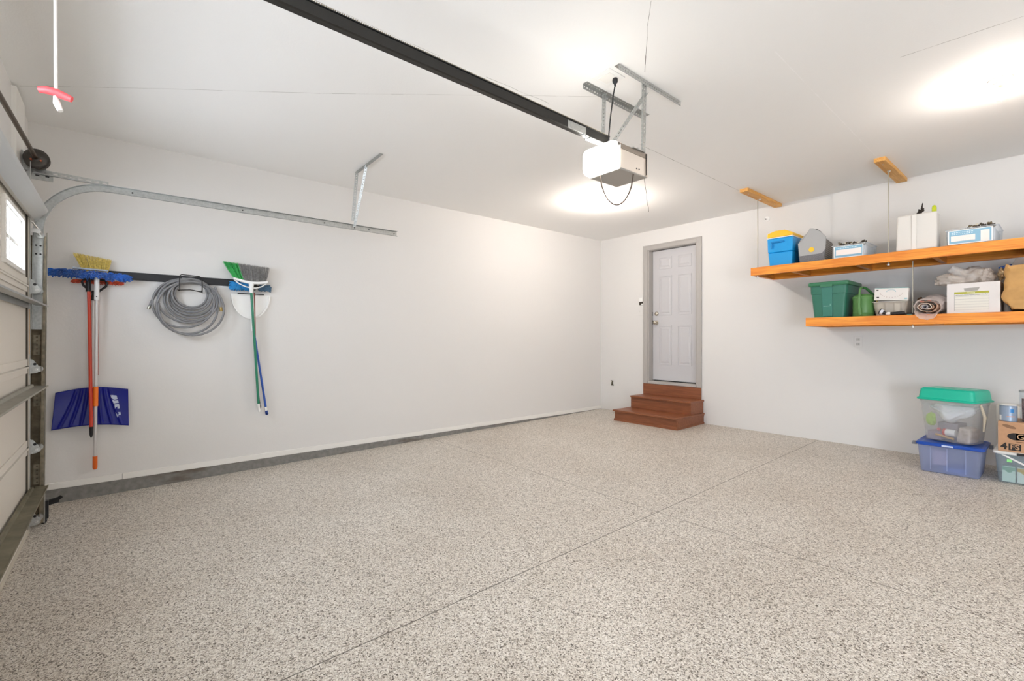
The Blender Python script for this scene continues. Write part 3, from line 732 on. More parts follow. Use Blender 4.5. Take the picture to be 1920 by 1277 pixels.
# emergency release cord
er = thing('release_handle', 'red pull handle on a white cord hanging from the opener rail', 'release handle', (3.27, -6.51, 1.88))
MB().tube([(3.27, -6.51, 2.478), (3.271, -6.511, 2.2), (3.27, -6.51, 1.945)], 0.0042, 10).build('cord', mat('white_cord', 'e4e1dc', 0.8), er, smooth=60)
b = MB(); b.tube([(3.27 - 0.004, -6.547, 1.934), (3.27, -6.53, 1.937), (3.27, -6.51, 1.936), (3.27, -6.492, 1.931), (3.274, -6.475, 1.925)], [0.0085, 0.011, 0.0115, 0.011, 0.0085], 16)
b.build('handle_bar', mat('red_handle', 'f2565a', 0.4), er, smooth=60)
b = MB(); b.tube([(3.27, -6.512, 1.925), (3.271, -6.508, 1.905), (3.275, -6.500, 1.882)], [0.004, 0.009, 0.007], 12); b.build('knot', mat('cord_knot', 'eeece8', 0.8), er, smooth=60)

# ================================================================== CEILING BULBS
for i, (x, y, lab) in enumerate(((4.915, -1.955, 'bare lit bulb in a white holder near the wood shelves'), (1.553, -1.86, 'bare lit bulb on the ceiling beyond the opener'),
                                 (7.9, -1.95, 'added unseen fill bulb over the far right bay'))):  # third bulb is out of view, added to brighten the room
    t = thing('bulb_holder', lab, 'ceiling light', (x, y, H))
    b = MB(); b.lathe((x, y, H), [(0.058, 0), (0.058, -0.010), (0.050, -0.018), (0.032, -0.022), (0.032, -0.036), (0.026, -0.040), (0.022, -0.040)]); b.build('porcelain_base', mat('porcelain', 'ece6dc', 0.3), t, smooth=40)
    b = MB(); b.lathe((x, y, H), [(0.013, -0.040), (0.014, -0.062)]); b.build('screw_cap', mat('brass_cap', 'c9a77c', 0.3, 0.9), t, smooth=40)
    b = MB(); prof = [(0.013, -0.062), (0.018, -0.072), (0.026, -0.086), (0.030, -0.102), (0.028, -0.118), (0.020, -0.130), (0.008, -0.136)]
    b.lathe((x, y, H), prof)
    m_ = mat('bulb_glow_%d' % i, 'fff3e8', 0.3, emit=BULB_STRENGTH * (0.36, 1.1, 0.35)[i]); b.build('bulb', m_, t, smooth=80)

# ================================================================== TOOL RAIL ON LEFT WALL
LX = 0.0
tr_ = thing('tool_rail', 'long black steel tool rail screwed to the left wall', 'tool rail', (0.01, -6.1, 1.745))
MB().bx(0.001, 0.022, -6.64, -5.33, 1.712, 1.778).build('rail_bar', mat('rail_black', '242427', 0.45, 0.3), tr_, bevel=0.003)

# --- snow shovel
sh = thing('snow_shovel', 'blue-bladed snow shovel hanging upside up with black grip', 'snow shovel', (0.05, -6.54, 0.5))
BLUE = mat('shovel_blue', '04107a', 0.28)
BLUE.node_tree.nodes['Principled BSDF'].inputs['Specular IOR Level'].default_value = 0.3
def blade_pt(u, v, off=0.0):
    # u across 0..1, v down 0..1
    yl = -6.768 + (-6.790 + 6.768) * v; yr = -6.322 + 0.004 * v
    y = yl + (yr - yl) * u
    top = 0.775 + 0.030 * sin(pi * u); bot = 0.482 - 0.016 * u + 0.022 * sin(pi * u)
    z = top + (bot - top) * v
    x = 0.030 + 0.034 * v * v + 0.016 * (1 - v) + 0.012 * (abs(2 * u - 1) ** 2)
    # pressed ribs fanning out from the socket
    rib = 0.0
    for k in (-3, -2, -1, 1, 2, 3):
        cu = 0.5 + k * 0.075 + k * 0.062 * v ** 1.3 * 1.0
        rib += 0.007 * math.exp(-((u - cu) / 0.016) ** 2)
    return (x + rib * min(1, 6 * (1 - v) + .2) * min(1, v * 8 + .1) + off, y, z)
b = MB(); b.grid(lambda u, v: blade_pt(u, v), 120, 28); b.build('blade', BLUE, sh, smooth=60, solid=0.004)
# faded white brand marks running down the right of the blade
WMK = mat('worn_white_print', 'b9c2d8', 0.5)
def patch(pts_uv, name='print_mark', parent=sh, m=WMK):
    b = MB()
    b.add([blade_pt(u, v, 0.0035) for u, v in pts_uv], [tuple(range(len(pts_uv)))]); return b
b = MB()
for poly in (((0.74, 0.20), (0.83, 0.21), (0.845, 0.30), (0.80, 0.33), (0.76, 0.29)), ((0.765, 0.32), (0.80, 0.35), (0.85, 0.33), (0.862, 0.40), (0.79, 0.43)),
             ((0.80, 0.45), (0.865, 0.43), (0.875, 0.55), (0.845, 0.56), (0.84, 0.50), (0.81, 0.56)), ((0.815, 0.66), (0.885, 0.65), (0.89, 0.72), (0.85, 0.74), (0.88, 0.80), (0.84, 0.80))):
    b.add([blade_pt(u, v, 0.0032) for u, v in poly], [tuple(range(len(poly)))])
b.build('brand_lettering', WMK, sh)
MB().tube([(0.045, -6.545, 1.60), (0.042, -6.549, 1.2), (0.042, -6.5515, 0.69)], 0.0128, 16).build('shaft', mat('shaft_grey', 'c9c8c6', 0.35, 0.4), sh, smooth=60)
MB().tube([(0.044, -6.5515, 0.80), (0.046, -6.5515, 0.66), (0.055, -6.5515, 0.60)], [0.017, 0.018, 0.010], 16).build('socket', mat('dark_blue_plastic', '10164a', 0.3), sh, smooth=60)
b = MB()
P0 = (0.055, -6.553, 1.60)
for s_ in (-1, 1):
    b.tube([(0.052, -6.535, 1.565), (0.052, -6.535 + s_ * 0.030, 1.600), (0.052, -6.535 + s_ * 0.070, 1.640), (0.052, -6.535 + s_ * 0.078, 1.668), (0.052, -6.535 + s_ * 0.066, 1.688), (0.052, -6.535 + s_ * 0.02, 1.694), (0.052, -6.535, 1.694)], 0.0085, 12)
b.tube([(0.050, -6.538, 1.60), (0.046, -6.545, 1.52)], [0.014, 0.0165], 14)
b.build('grip', BLACK, sh, smooth=60)

# --- mop head helper: chenille fringe round a flat oval
def fringe(mb, c, ry, rx, rz_, n, r, L, seed, tilt=0.0, lo=0.030, hi=9.0):
    rnd = random.Random(seed)
    c = Vector(c)
    for i in range(n):
        a = rnd.uniform(0, 2 * pi); q = rnd.uniform(0.55, 1.0) ** 0.6
        y = ry * cos(a) * q; x = rx * sin(a) * q
        env = 0.35 + 0.65 * math.sqrt(max(0.0, 1 - (y / ry) ** 2)) if ry > 0.1 else 1.0
        base = c + Vector((x, y, y * tilt + rnd.uniform(-rz_, rz_) * 0.6 * env))
        out = Vector((sin(a) * 0.8, cos(a) * 0.9, rnd.uniform(-0.6, 0.45))).normalized()
        tip = base + out * L * rnd.uniform(0.6, 1.1) + Vector((0, 0, -L * 0.25))
        tip.x = min(max(tip.x, lo), hi); base.x = min(max(base.x, lo), hi)
        mid = (base + tip) / 2 + Vector((rnd.uniform(-.003, .003), rnd.uniform(-.004, .004), 0.004))
        mid.x = min(max(mid.x, lo), hi)
        mb.tube([base, mid, tip], [r * 0.9, r, r * 0.55], 6)
    return mb
# --- blue dust mop (front of the left cluster)
dm = thing('dust_mop', 'wide blue chenille dust mop on a grey pole with orange grips', 'mop', (0.09, -6.54, 0.14))
b = MB(); fringe(b, (0.165, -6.562, 1.722), 0.232, 0.030, 0.030, 1500, 0.0060, 0.040, 5, -0.030, 0.136)
b.build('mop_head', mat('blue_chenille', '1657ad', 0.9, var=0.55, scale=9, sheen=0.3), dm, smooth=60)
b = MB(); b.hexa([(0.145, -6.66, 1.758), (0.185, -6.66, 1.758), (0.185, -6.45, 1.752), (0.145, -6.45, 1.752)], [(0.145, -6.66, 1.770), (0.185, -6.66, 1.770), (0.185, -6.45, 1.764), (0.145, -6.45, 1.764)])
b.build('head_plate', mat('pale_blue_grey', 'aab4c2', 0.6), dm, bevel=0.002)
b = MB(); b.tube([(0.150, -6.518, 1.70), (0.145, -6.520, 1.52)], [0.0165, 0.0165], 16); b.build('neck', mat('cool_white_plastic', 'e2e2e2', 0.4), dm, smooth=60)
b = MB(); b.tube([(0.145, -6.520, 1.52), (0.125, -6.525, 1.0), (0.102, -6.532, 0.24)], 0.0125, 16); b.build('pole', mat('pole_grey', 'cfcccb', 0.3, 0.35), dm, smooth=60)
MB().tube([(0.1185, -6.5265, 0.815), (0.1142, -6.528, 0.655)], 0.0165, 16).build('grip', mat('orange_grip', 'f07a1c', 0.45), dm, smooth=50)
MB().tube([(0.102, -6.5315, 0.245), (0.100, -6.532, 0.15), (0.100, -6.532, 0.137)], [0.0155, 0.0155, 0.010], 16).build('grip', mat('orange_grip_end', 'e2661a', 0.45), dm, smooth=50)
MB().cyl((0.158, -6.5205, 1.545), (0.164, -6.5205, 1.545), 0.004, n=10).build('lock_pin', DARKM, dm)

# --- red mop head behind
rm = thing('flat_mop', 'flat mop with speckled red fringe tucked beneath the blue mop', 'mop', (0.04, -6.54, 1.66))
b = MB(); fringe(b, (0.033, -6.515, 1.676), 0.150, 0.010, 0.016, 620, 0.0042, 0.022, 9, 0.0, 0.028, 0.038)
b.build('mop_head', mat('red_chenille', 'c65036', 0.9, var=0.5, scale=60), rm, smooth=60)
MB().bx(0.024, 0.036, -6.60, -6.43, 1.700, 1.706).build('head_plate', mat('red_plate', 'b5402c', 0.5), rm, bevel=0.002)
MB().tube([(0.024, -6.515, 1.70), (0.018, -6.518, 1.2), (0.014, -6.520, 0.9)], 0.0070, 12).build('pole', mat('brick_red_pole', 'a8402a', 0.4), rm, smooth=60)  # pole in one plain brick red

# --- push broom yellow
def bristle_fan(mb, base_fn, tip_fn, n, r, seed, jit=0.004):
    rnd = random.Random(seed)
    for i in range(n):
        u = (i + rnd.random()) / n; w_ = rnd.random()
        p = Vector(base_fn(u, w_)); q = Vector(tip_fn(u, w_)) + Vector((rnd.uniform(-jit, jit), rnd.uniform(-jit, jit), rnd.uniform(-jit, jit)))
        mb.tube([p, p.lerp(q, 0.5) + Vector((rnd.uniform(-jit, jit) * 0.4, rnd.uniform(-jit, jit) * 0.4, 0)), q], [r, r, r * 0.6], 4, cap=False)
    return mb
yb_ = thing('yellow_broom', 'broom with upturned yellow bristles on a red pole', 'broom', (0.08, -6.55, 0.41))
b = MB(); bristle_fan(b, lambda u, w_: (0.065 + 0.035 * w_, -6.600 + 0.145 * u, 1.742), lambda u, w_: (0.050 + 0.065 * w_, -6.662 + 0.232 * u, 1.898 - 0.034 * u - 0.012 * w_), 330, 0.0013, 4, 0.006)
br = b.build('bristles', mat('yellow_bristle', 'e8cc72', 0.7, var=0.35, scale=70), yb_); br['kind'] = 'stuff'
MB().bx(0.070, 0.102, -6.608, -6.448, 1.708, 1.745).build('broom_block', mat('tan_block', 'b8a58a', 0.5), yb_, bevel=0.006)
MB().tube([(0.100, -6.572, 1.70), (0.108, -6.571, 1.585)], [0.0155, 0.0175], 16).build('socket', BLACK, yb_, smooth=60)
MB().tube([(0.110, -6.568, 1.60), (0.116, -6.562, 1.2), (0.130, -6.554, 0.49)], 0.0122, 16).build('pole', mat('red_pole', 'c2391f', 0.3), yb_, smooth=60)
MB().tube([(0.130, -6.554, 0.492), (0.131, -6.5538, 0.43), (0.131, -6.5535, 0.405)], [0.0127, 0.0115, 0.005], 16).build('end_cap', BLACK, yb_, smooth=60)

# --- hose hanger + hose
hh = thing('hose_hanger', 'wire hose hook clipped to the black rail', 'hook', (0.03, -5.88, 1.7))
b = MB()
b.tube([(0.120, -5.968, 1.640), (0.124, -5.970, 1.70), (0.126, -5.968, 1.765), (0.126, -5.955, 1.778), (0.126, -5.82, 1.770), (0.126, -5.803, 1.758), (0.124, -5.800, 1.69), (0.120, -5.800, 1.632)], 0.0042, 8)
b.tube([(0.028, -5.975, 1.655), (0.060, -5.975, 1.640), (0.105, -5.972, 1.632), (0.120, -5.968, 1.640)], 0.0042, 8)
b.tube([(0.028, -5.797, 1.650), (0.060, -5.797, 1.634), (0.105, -5.799, 1.626), (0.120, -5.800, 1.632)], 0.0042, 8)
b.tube([(0.030, -5.975, 1.645), (0.034, -5.885, 1.655), (0.030, -5.797, 1.64)], 0.0042, 8)
b.build('hook_frame', DARKM, hh, smooth=60)
MB().bx(0.0225, 0.026, -5.945, -5.86, 1.728, 1.760).build('tag', mat('grey_tag', 'a8a8a8', 0.5), hh)
hs = thing('garden_hose', 'coiled grey garden hose hanging from the hook', 'hose', (0.07, -5.9, 1.22))
loops = [  # (centre y, half width, top z, bottom z, x)
    (-5.878, 0.118, 1.742, 1.498, 0.050), (-5.868, 0.134, 1.722, 1.482, 0.072), (-5.882, 0.146, 1.748, 1.462, 0.092), (-5.862, 0.165, 1.715, 1.432, 0.052),
    (-5.876, 0.176, 1.742, 1.408, 0.074), (-5.866, 0.190, 1.725, 1.378, 0.096), (-5.880, 0.202, 1.750, 1.352, 0.060), (-5.920, 0.215, 1.730, 1.350, 0.090),
    (-5.930, 0.238, 1.742, 1.262, 0.070), (-5.872, 0.246, 1.722, 1.236, 0.100)]
pts = []; M_ = 40
tot = len(loops) * M_
for i in range(M_ // 5, tot - 8):
    k = i / M_; j = int(k); f = k - j; nx = loops[min(j + 1, len(loops) - 1)]; cu = loops[j]
    e = f
    cyc, w_, zt, zb, xx = [cu[q] + (nx[q] - cu[q]) * e for q in range(5)]
    th = 2 * pi * f
    y = cyc + w_ * sin(th) * (1 + 0.10 * cos(th) * 0); z = zt + (zb - zt) * (1 - cos(th)) / 2
    pts.append((xx, y, z))
start = [(0.060, -6.178, 1.488), (0.060, -6.158, 1.545), (0.062, -6.115, 1.625), (0.064, -6.04, 1.690), (0.062, -5.965, 1.725)]
def catmull(P, n=8):
    P = [Vector(p) for p in P]; out = []
    for i in range(len(P) - 1):
        p0 = P[max(i - 1, 0)]; p1 = P[i]; p2 = P[i + 1]; p3 = P[min(i + 2, len(P) - 1)]
        for k in range(n):
            t = k / n; out.append(0.5 * ((2 * p1) + (p2 - p0) * t + (2 * p0 - 5 * p1 + 4 * p2 - p3) * t * t + (3 * p1 - p0 - 3 * p2 + p3) * t ** 3))
    out.append(P[-1]); return out
HOSE = mat('hose_grey', '7d7d7f', 0.42)
b = MB(); b.tube(pts, 0.0098, 10); b.build('coil', HOSE, hs, smooth=60)
b = MB(); b.tube(catmull(start + [(0.060, -5.88, 1.742), (0.058, -5.80, 1.71), (0.055, -5.735, 1.62)]), 0.0098, 10); b.build('end_length', HOSE, hs, smooth=60)
BRASS = mat('brass', 'a08a55', 0.35, 0.9)
b = MB(); b.tube([(0.060, -6.178, 1.490), (0.060, -6.186, 1.462)], 0.0125, 14); b.build('coupling', mat('nickel_coupling', '9b988c', 0.35, 0.8), hs, smooth=40)
b = MB(); b.tube(catmull([(0.098, -5.70, 1.690), (0.10, -5.668, 1.60), (0.10, -5.652, 1.50)]), 0.0098, 10); b.build('end_length', HOSE, hs, smooth=60)
b = MB(); b.tube([(0.10, -5.652, 1.50), (0.10, -5.648, 1.462)], 0.0125, 14); b.build('coupling', BRASS, hs, smooth=40)

# --- right cluster: angle broom
gb = thing('angle_broom', 'angle broom with green and grey bristles on a green pole', 'broom', (0.08, -5.4, 0.45))
def gb_base(u, w_): return (0.072 + 0.03 * w_, -5.540 + 0.275 * u, 1.783 - 0.022 * sin(pi * u) - 0.016 * u)
def gb_tip(u, w_): return (0.060 + 0.05 * w_, -5.632 + 0.400 * u, 1.930 - 0.024 * u + 0.006 * w_)
b = MB(); bristle_fan(b, lambda u, w_: gb_base(u * 0.30, w_), lambda u, w_: gb_tip(u * 0.30, w_), 230, 0.0013, 14, 0.005)
o_ = b.build('bristles', mat('green_bristle', '3fb45c', 0.6, var=0.25, scale=60), gb); o_['kind'] = 'stuff'; o_['label'] = 'green bristles'
b = MB(); bristle_fan(b, lambda u, w_: gb_base(0.30 + u * 0.70, w_), lambda u, w_: gb_tip(0.30 + u * 0.70, w_), 380, 0.0013, 15, 0.006)
o_ = b.build('bristles', mat('grey_bristle', '8f8d8b', 0.6, var=0.35, scale=60), gb); o_['kind'] = 'stuff'; o_['label'] = 'grey bristles'
b = MB(); rows = []
for i in range(13):
    u = i / 12; y = -5.548 + 0.295 * u; zt = 1.792 - 0.022 * sin(pi * u) - 0.016 * u; h_ = 0.020 + 0.004 * sin(pi * u)
    rows.append([(0.068, y, zt - h_), (0.108, y, zt - h_), (0.108, y, zt), (0.068, y, zt)])
loft(b, rows)
b.build('broom_head', WHITEP, gb, bevel=0.003)
b = MB()
b.tube(catmull([(0.09, -5.545, 1.775), (0.092, -5.50, 1.735), (0.095, -5.44, 1.708), (0.095, -5.395, 1.70)]), 0.0058, 10)
b.tube(catmull([(0.09, -5.262, 1.757), (0.092, -5.30, 1.722), (0.095, -5.35, 1.703), (0.095, -5.395, 1.70)]), 0.0058, 10)
b.tube([(0.095, -5.395, 1.752), (0.095, -5.397, 1.715), (0.095, -5.398, 1.652)], [0.025, 0.021, 0.0145], 16)
b.build('neck', WHITEP, gb, smooth=60)
MB().tube([(0.096, -5.397, 1.66), (0.096, -5.370, 1.2), (0.094, -5.333, 0.565)], 0.0112, 16).build('pole', mat('green_pole', '1f7b5c', 0.28), gb, smooth=60)
MB().tube([(0.094, -5.333, 0.566), (0.094, -5.328, 0.50), (0.094, -5.327, 0.485)], [0.0118, 0.0118, 0.006], 14).build('end_cap', WHITEP, gb, smooth=60)

# blue round mop behind
bm = thing('duster_mop', 'blue loop-pile mop behind the angle broom on a blue pole', 'mop', (0.05, -5.4, 0.46))
b = MB(); fringe(b, (0.043, -5.490, 1.722), 0.058, 0.010, 0.050, 620, 0.0055, 0.034, 21, 0, 0.030, 0.056); b.build('mop_head', mat('bright_blue_chenille', '2d87c4', 0.9, var=0.3, scale=8), bm, smooth=60)
b = MB(); fringe(b, (0.043, -5.268, 1.712), 0.036, 0.010, 0.038, 340, 0.0055, 0.028, 22, 0, 0.030, 0.056); b.build('mop_head', mat('slate_chenille', '45637a', 0.9, var=0.3, scale=8), bm, smooth=60)
b = MB(); b.tube([(0.043, -5.47, 1.728), (0.043, -5.28, 1.724)], 0.007, 10); b.build('head_plate', DARKM, bm, smooth=50)
MB().tube([(0.048, -5.385, 1.70), (0.060, -5.378, 1.62), (0.062, -5.368, 1.275)], 0.0098, 14).build('pole_top', mat('white_pole', 'e6e5e2', 0.35), bm, smooth=60)
MB().tube([(0.062, -5.368, 1.275), (0.061, -5.315, 0.9), (0.060, -5.262, 0.525)], 0.0098, 14).build('pole', mat('blue_pole', '1f4fa8', 0.3), bm, smooth=60)
MB().tube([(0.060, -5.262, 0.525), (0.060, -5.257, 0.485)], 0.0102, 14).build('white_ferrule', WHITEP, bm, smooth=60)
b = MB(); b.tube([(0.060, -5.257, 0.487), (0.060, -5.254, 0.462)], 0.0125, 12)
b.lathe((0.056, -5.252, 0.456), [(0.008, 0), (0.014, 0), (0.014, 0.008), (0.008, 0.008), (0.008, 0)], 'x', 20); b.build('hang_loop', mat('blue_cap', '1b3f8f', 0.35), bm, smooth=50)

rp = thing('mop_pole', 'thin brownish red pole with dark hooked tip behind the green pole', 'pole', (0.03, -5.34, 0.5))
MB().tube([(0.041, -5.360, 1.66), (0.038, -5.350, 1.1), (0.034, -5.322, 0.64)], 0.0065, 12).build('shaft', mat('dull_red_pole', '8c4a3a', 0.4), rp, smooth=60)
b = MB(); b.tube(catmull([(0.034, -5.322, 0.645), (0.034, -5.312, 0.56), (0.034, -5.304, 0.53), (0.034, -5.308, 0.515), (0.034, -5.318, 0.517)]), 0.0072, 10); b.build('hook_tip', BLACK, rp, smooth=60)

# white dustpan
dp = thing('dustpan', 'white half-round dustpan hanging on the wall behind the poles', 'dustpan', (0.02, -5.39, 1.4))
b = MB()
def pan_row(off, sc):
    pts = []; c = (-5.385, 1.632); W2 = 0.172 * sc
    for i in range(25):
        a = pi * i / 24; pts.append((c[0] - W2 * cos(a) * (1.0 - 0.10 * sin(a)), c[1] - 0.232 * sc * sin(a) ** 0.85))
    return pts
outer = pan_row(0, 1.0); inner = pan_row(0, 0.93)
P = [(0.003, y, z) for y, z in outer]; Q = [(0.027, y, z) for y, z in outer]; R2 = [(0.027, y, z) for y, z in inner]; T = [(0.007, y, z) for y, z in inner]
n = len(P); b.add(P + Q + R2 + T, [(i, i + 1, n + i + 1, n + i) for i in range(n - 1)] + [(n + i, n + i + 1, 2 * n + i + 1, 2 * n + i) for i in range(n - 1)] + [(2 * n + i, 2 * n + i + 1, 3 * n + i + 1, 3 * n + i) for i in range(n - 1)] + [tuple(range(3 * n, 4 * n)), tuple(range(n - 1, -1, -1))])
b.bx(0.003, 0.011, -5.385 - 0.172, -5.385 + 0.172, 1.630, 1.642)
b.build('pan', mat('pan_white', 'f2f1ee', 0.4), dp, smooth=40)
MB().bx(0.011, 0.030, -5.50, -5.27, 1.642, 1.650).build('rubber_lip', BLACK, dp)
MB().tube([(0.015, -5.378, 1.41), (0.015, -5.372, 1.28)], [0.012, 0.010], 12).build('handle', mat('pan_handle', 'f2f1ee', 0.4), dp, smooth=50)
for ya in (-5.412, -5.350):
    b = MB(); b.tube([(0.015, ya, 1.705), (0.028, ya, 1.690), (0.070, ya + (0.012 if ya < -5.4 else -0.012), 1.682)], 0.005, 8); b.build('rail_clip', BLACK, tr_, smooth=60)

# ================================================================== WALL FITTINGS ON BACK WALL
wc = thing('wall_control', 'small white opener button with dark base beside the door casing', 'wall control', (0.822, 0, 1.80))
MB().bx(0.786, 0.852, -0.022, -0.0005, 1.795, 1.862).build('button', WHITEP, wc, bevel=0.003)
MB().bx(0.786, 0.846, -0.016, -0.0005, 1.745, 1.795).build('base', mat('dark_button', '3a3127', 0.5), wc, bevel=0.003)
MB().bx(0.826, 0.856, -0.020, -0.0005, 1.745, 1.766).build('corner_key', WHITEP, wc, bevel=0.002)
sw = thing('light_switch', 'pale switch plate just below the opener button', 'switch', (0.80, 0, 1.64))
MB().bx(0.735, 0.845, -0.005, -0.0005, 1.585, 1.70).build('switch_plate', PAINT, sw, bevel=0.002)
MB().bx(0.783, 0.797, -0.012, -0.005, 1.63, 1.655).build('toggle', PAINT, sw, bevel=0.001)
oo = thing('bare_outlet', 'small open receptacle low on the wall left of the steps', 'outlet', (0.24, 0, 0.46))
b = MB(); b.bx(0.212, 0.262, -0.008, -0.0005, 0.478, 0.502); b.bx(0.228, 0.258, -0.010, -0.0005, 0.436, 0.478); b.bx(0.214, 0.272, -0.008, -0.0005, 0.418, 0.436)
b.build('receptacle', mat('olive_dark', '4a4636', 0.5), oo, bevel=0.002)
MB().bx(0.218, 0.238, -0.013, -0.008, 0.476, 0.492).build('contact', mat('cream_part', 'd9d4c4', 0.4), oo)
do_ = thing('wall_outlet', 'white duplex outlet on the wall under the lower shelf', 'outlet', (3.677, 0, 1.17))
MB().bx(3.637, 3.717, -0.006, -0.0005, 1.108, 1.232).build('cover_plate', mat('outlet_white', 'dddad6', 0.4), do_, bevel=0.003)
b = MB(); b.bx(3.660, 3.694, -0.010, -0.006, 1.180, 1.212); b.bx(3.660, 3.694, -0.010, -0.006, 1.128, 1.160); b.build('receptacle', mat('outlet_face', 'c8c5c1', 0.4), do_, bevel=0.003)
for z in (1.19, 1.138):
    for x in (3.668, 3.683): MB().bx(x, x + 0.003, -0.0108, -0.0098, z, z + 0.013).build('slot', DARKM, do_)
hk = thing('wall_anchor', 'small round white cap with screw high on the wall by the shelf rod', 'anchor', (2.705, 0, 2.745))
b = MB(); b.lathe((2.712, 0, 2.745), [(0.032, -0.0005), (0.032, -0.004), (0.026, -0.008), (0.010, -0.009)], 'y'); b.build('cap', WHITEP, hk, smooth=40)
b = MB(); b.cyl((2.700, -0.008, 2.745), (2.700, -0.022, 2.742), 0.007, n=12); b.cyl((2.685, -0.012, 2.750), (2.690, -0.010, 2.75), 0.004, n=8); b.build('screw', DARKM, hk)

# ================================================================== SHELVES
ZU, ZL = 2.045, 1.432            # deck heights
YF = -0.635
def cleat(x, y0, lab):
    t = thing('ceiling_cleat', lab, 'wood cleat', (x + 0.045, y0 + 0.46, H), group=None)
    MB().bx(x, x + 0.089, y0, -0.02, H - 0.038, H).build('board', PINE, t, bevel=0.003)
    for yy in (y0 + 0.12, -0.14): MB().cyl((x + 0.045, yy, H - 0.038), (x + 0.045, yy, H - 0.041), 0.006, n=10).build('screw', GALVM, t)
    MB().cyl((x + 0.04, -0.55, H - 0.038), (x + 0.04, -0.55, H - 0.048), 0.016, 0.010, n=6).build('washer', GALVM, t)
cleat(2.805, -0.985, 'short pine board on the ceiling above the blue cooler')
cleat(4.020, -0.925, 'short pine board on the ceiling nearer the lit bulb')
def shelf(x0, x1, zt, lab, joists, hgt=0.092):
    t = thing('wood_shelf', lab, 'shelf', ((x0 + x1) / 2, -0.3, zt - hgt))
    MB().bx(x0, x1, YF, YF + 0.038, zt - hgt, zt).build('front_beam', SHELFW, t, bevel=0.003)
    MB().bx(x0, x1, -0.040, -0.002, zt - hgt, zt - 0.012).build('wall_ledger', SHELFW, t, bevel=0.003)
    MB().bx(x0, x0 + 0.038, YF + 0.038, -0.04, zt - hgt, zt - 0.012).build('end_joist', SHELFY, t, bevel=0.003)
    for jx in joists: MB().bx(jx, jx + 0.038, YF + 0.038, -0.04, zt - hgt + 0.004, zt - 0.012).build('joist', SHELFY, t, bevel=0.003)
    MB().bx(x0, x1, YF + 0.038, -0.002, zt - 0.012, zt).build('deck', DECK, t)
    return t
sh_u = shelf(2.775, 5.95, ZU, 'upper orange-stained wood shelf hung from ceiling rods', (3.18, 3.78, 4.38, 4.98, 5.5))
sh_l = shelf(3.355, 5.95, ZL, 'lower orange-stained wood shelf with the green tote', (4.36, 5.0, 5.5))
RODM = mat('rod_zinc', 'a8a496', 0.4, 0.8)
def rod(x, y, z0, z1, lab, nut=None):
    t = thing('threaded_rod', lab, 'rod', (x, y, z0))
    MB().cyl((x, y, z0), (x, y, z1), 0.0048, n=12).build('shank', RODM, t, smooth=40)
    if nut:
        b = MB(); b.cyl((x, y, nut - 0.012), (x, y, nut), 0.011, n=6); b.cyl((x, y, nut), (x, y, nut + 0.003), 0.018, n=16); b.build('nut', GALVM, t)
rod(2.835, YF + 0.05, ZU - 0.10, H - 0.04, 'thin steel rod at the left end of the upper shelf', ZU - 0.108)
rod(4.062, YF + 0.055, ZU - 0.10, H - 0.04, 'thin steel rod beside the white tank', ZU - 0.108)
rod(4.235, YF + 0.12, ZL - 0.105, ZU - 0.09, 'pale rod between the two shelves', ZL - 0.108)

# ---------- upper shelf things
def prismatic(mb, x0, x1, z0, z1, y0, y1, inset):
    """box slightly narrower at the bottom"""
    mb.hexa([(x0 + inset, y0 + inset, z0), (x1 - inset, y0 + inset, z0), (x1 - inset, y1 - inset, z0), (x0 + inset, y1 - inset, z0)],
            [(x0, y0, z1), (x1, y0, z1), (x1, y1, z1), (x0, y1, z1)])
ck = thing('cooler', 'bright blue cooler with yellow lid at the shelf end', 'cooler', (3.06, -0.40, ZU))
CB = mat('cooler_blue', '0d97dc', 0.35); 
b = MB(); prismatic(b, 2.945, 3.205, ZU, ZU + 0.155, -0.575, -0.20, 0.012); prismatic(b, 2.938, 3.212, ZU + 0.155, ZU + 0.318, -0.585, -0.19, 0.006)
b.build('body', CB, ck, bevel=0.012, seg=3)
b = MB(); b.bx(2.985, 3.125, -0.600, -0.580, ZU + 0.262, ZU + 0.280); b.bx(2.985, 3.003, -0.600, -0.580, ZU + 0.20, ZU + 0.262); b.build('handle', mat('cooler_blue_deep', '0a7fc4', 0.35), ck, bevel=0.005)
b = MB(); b.bx(2.938, 3.212, -0.587, -0.188, ZU + 0.318, ZU + 0.328); b.build('gasket', WHITEP, ck, bevel=0.002)
b = MB(); prof = [(2.940, 0.328), (2.946, 0.378), (3.03, 0.402), (3.13, 0.400), (3.212, 0.360), (3.212, 0.328)]
b.prism([(x, -0.592, ZU + z) for x, z in prof], (0, 0.41, 0)); b.build('lid', mat('cooler_yellow', 'f5bf28', 0.4), ck, bevel=0.008, seg=3)

pcx = thing('pet_carrier', 'grey carrier with mesh sides and yellow dot beside the blue cooler', 'carrier', (3.378, -0.42, ZU), radians(6))
GRM = mat('carrier_grey', 'a9a9a8', 0.5)
b = MB(local=True)
prof = [(-0.120, 0.06), (-0.132, 0.215), (-0.085, 0.262), (-0.035, 0.335), (-0.020, 0.372), (0.012, 0.368), (0.075, 0.330), (0.132, 0.262), (0.125, 0.12), (0.095, 0.075)]
def lerp2(p, s_): return p * s_
b.prism([(x, -0.150, z) for x, z in prof], (0, 0.022, 0)); b.build('front_door', GRM, pcx, bevel=0.006, seg=3)
b = MB(local=True); prof2 = [(-0.112, 0.004), (0.108, 0.004), (0.128, 0.13), (0.095, 0.085), (-0.118, 0.075), (-0.126, 0.10)]
b.prism([(x, -0.155, z) for x, z in prof2], (0, 0.026, 0)); b.build('front_pocket', mat('felt_grey', '77777a', 0.95, bump=0.5, scale=300, var=0.35), pcx, bevel=0.004)
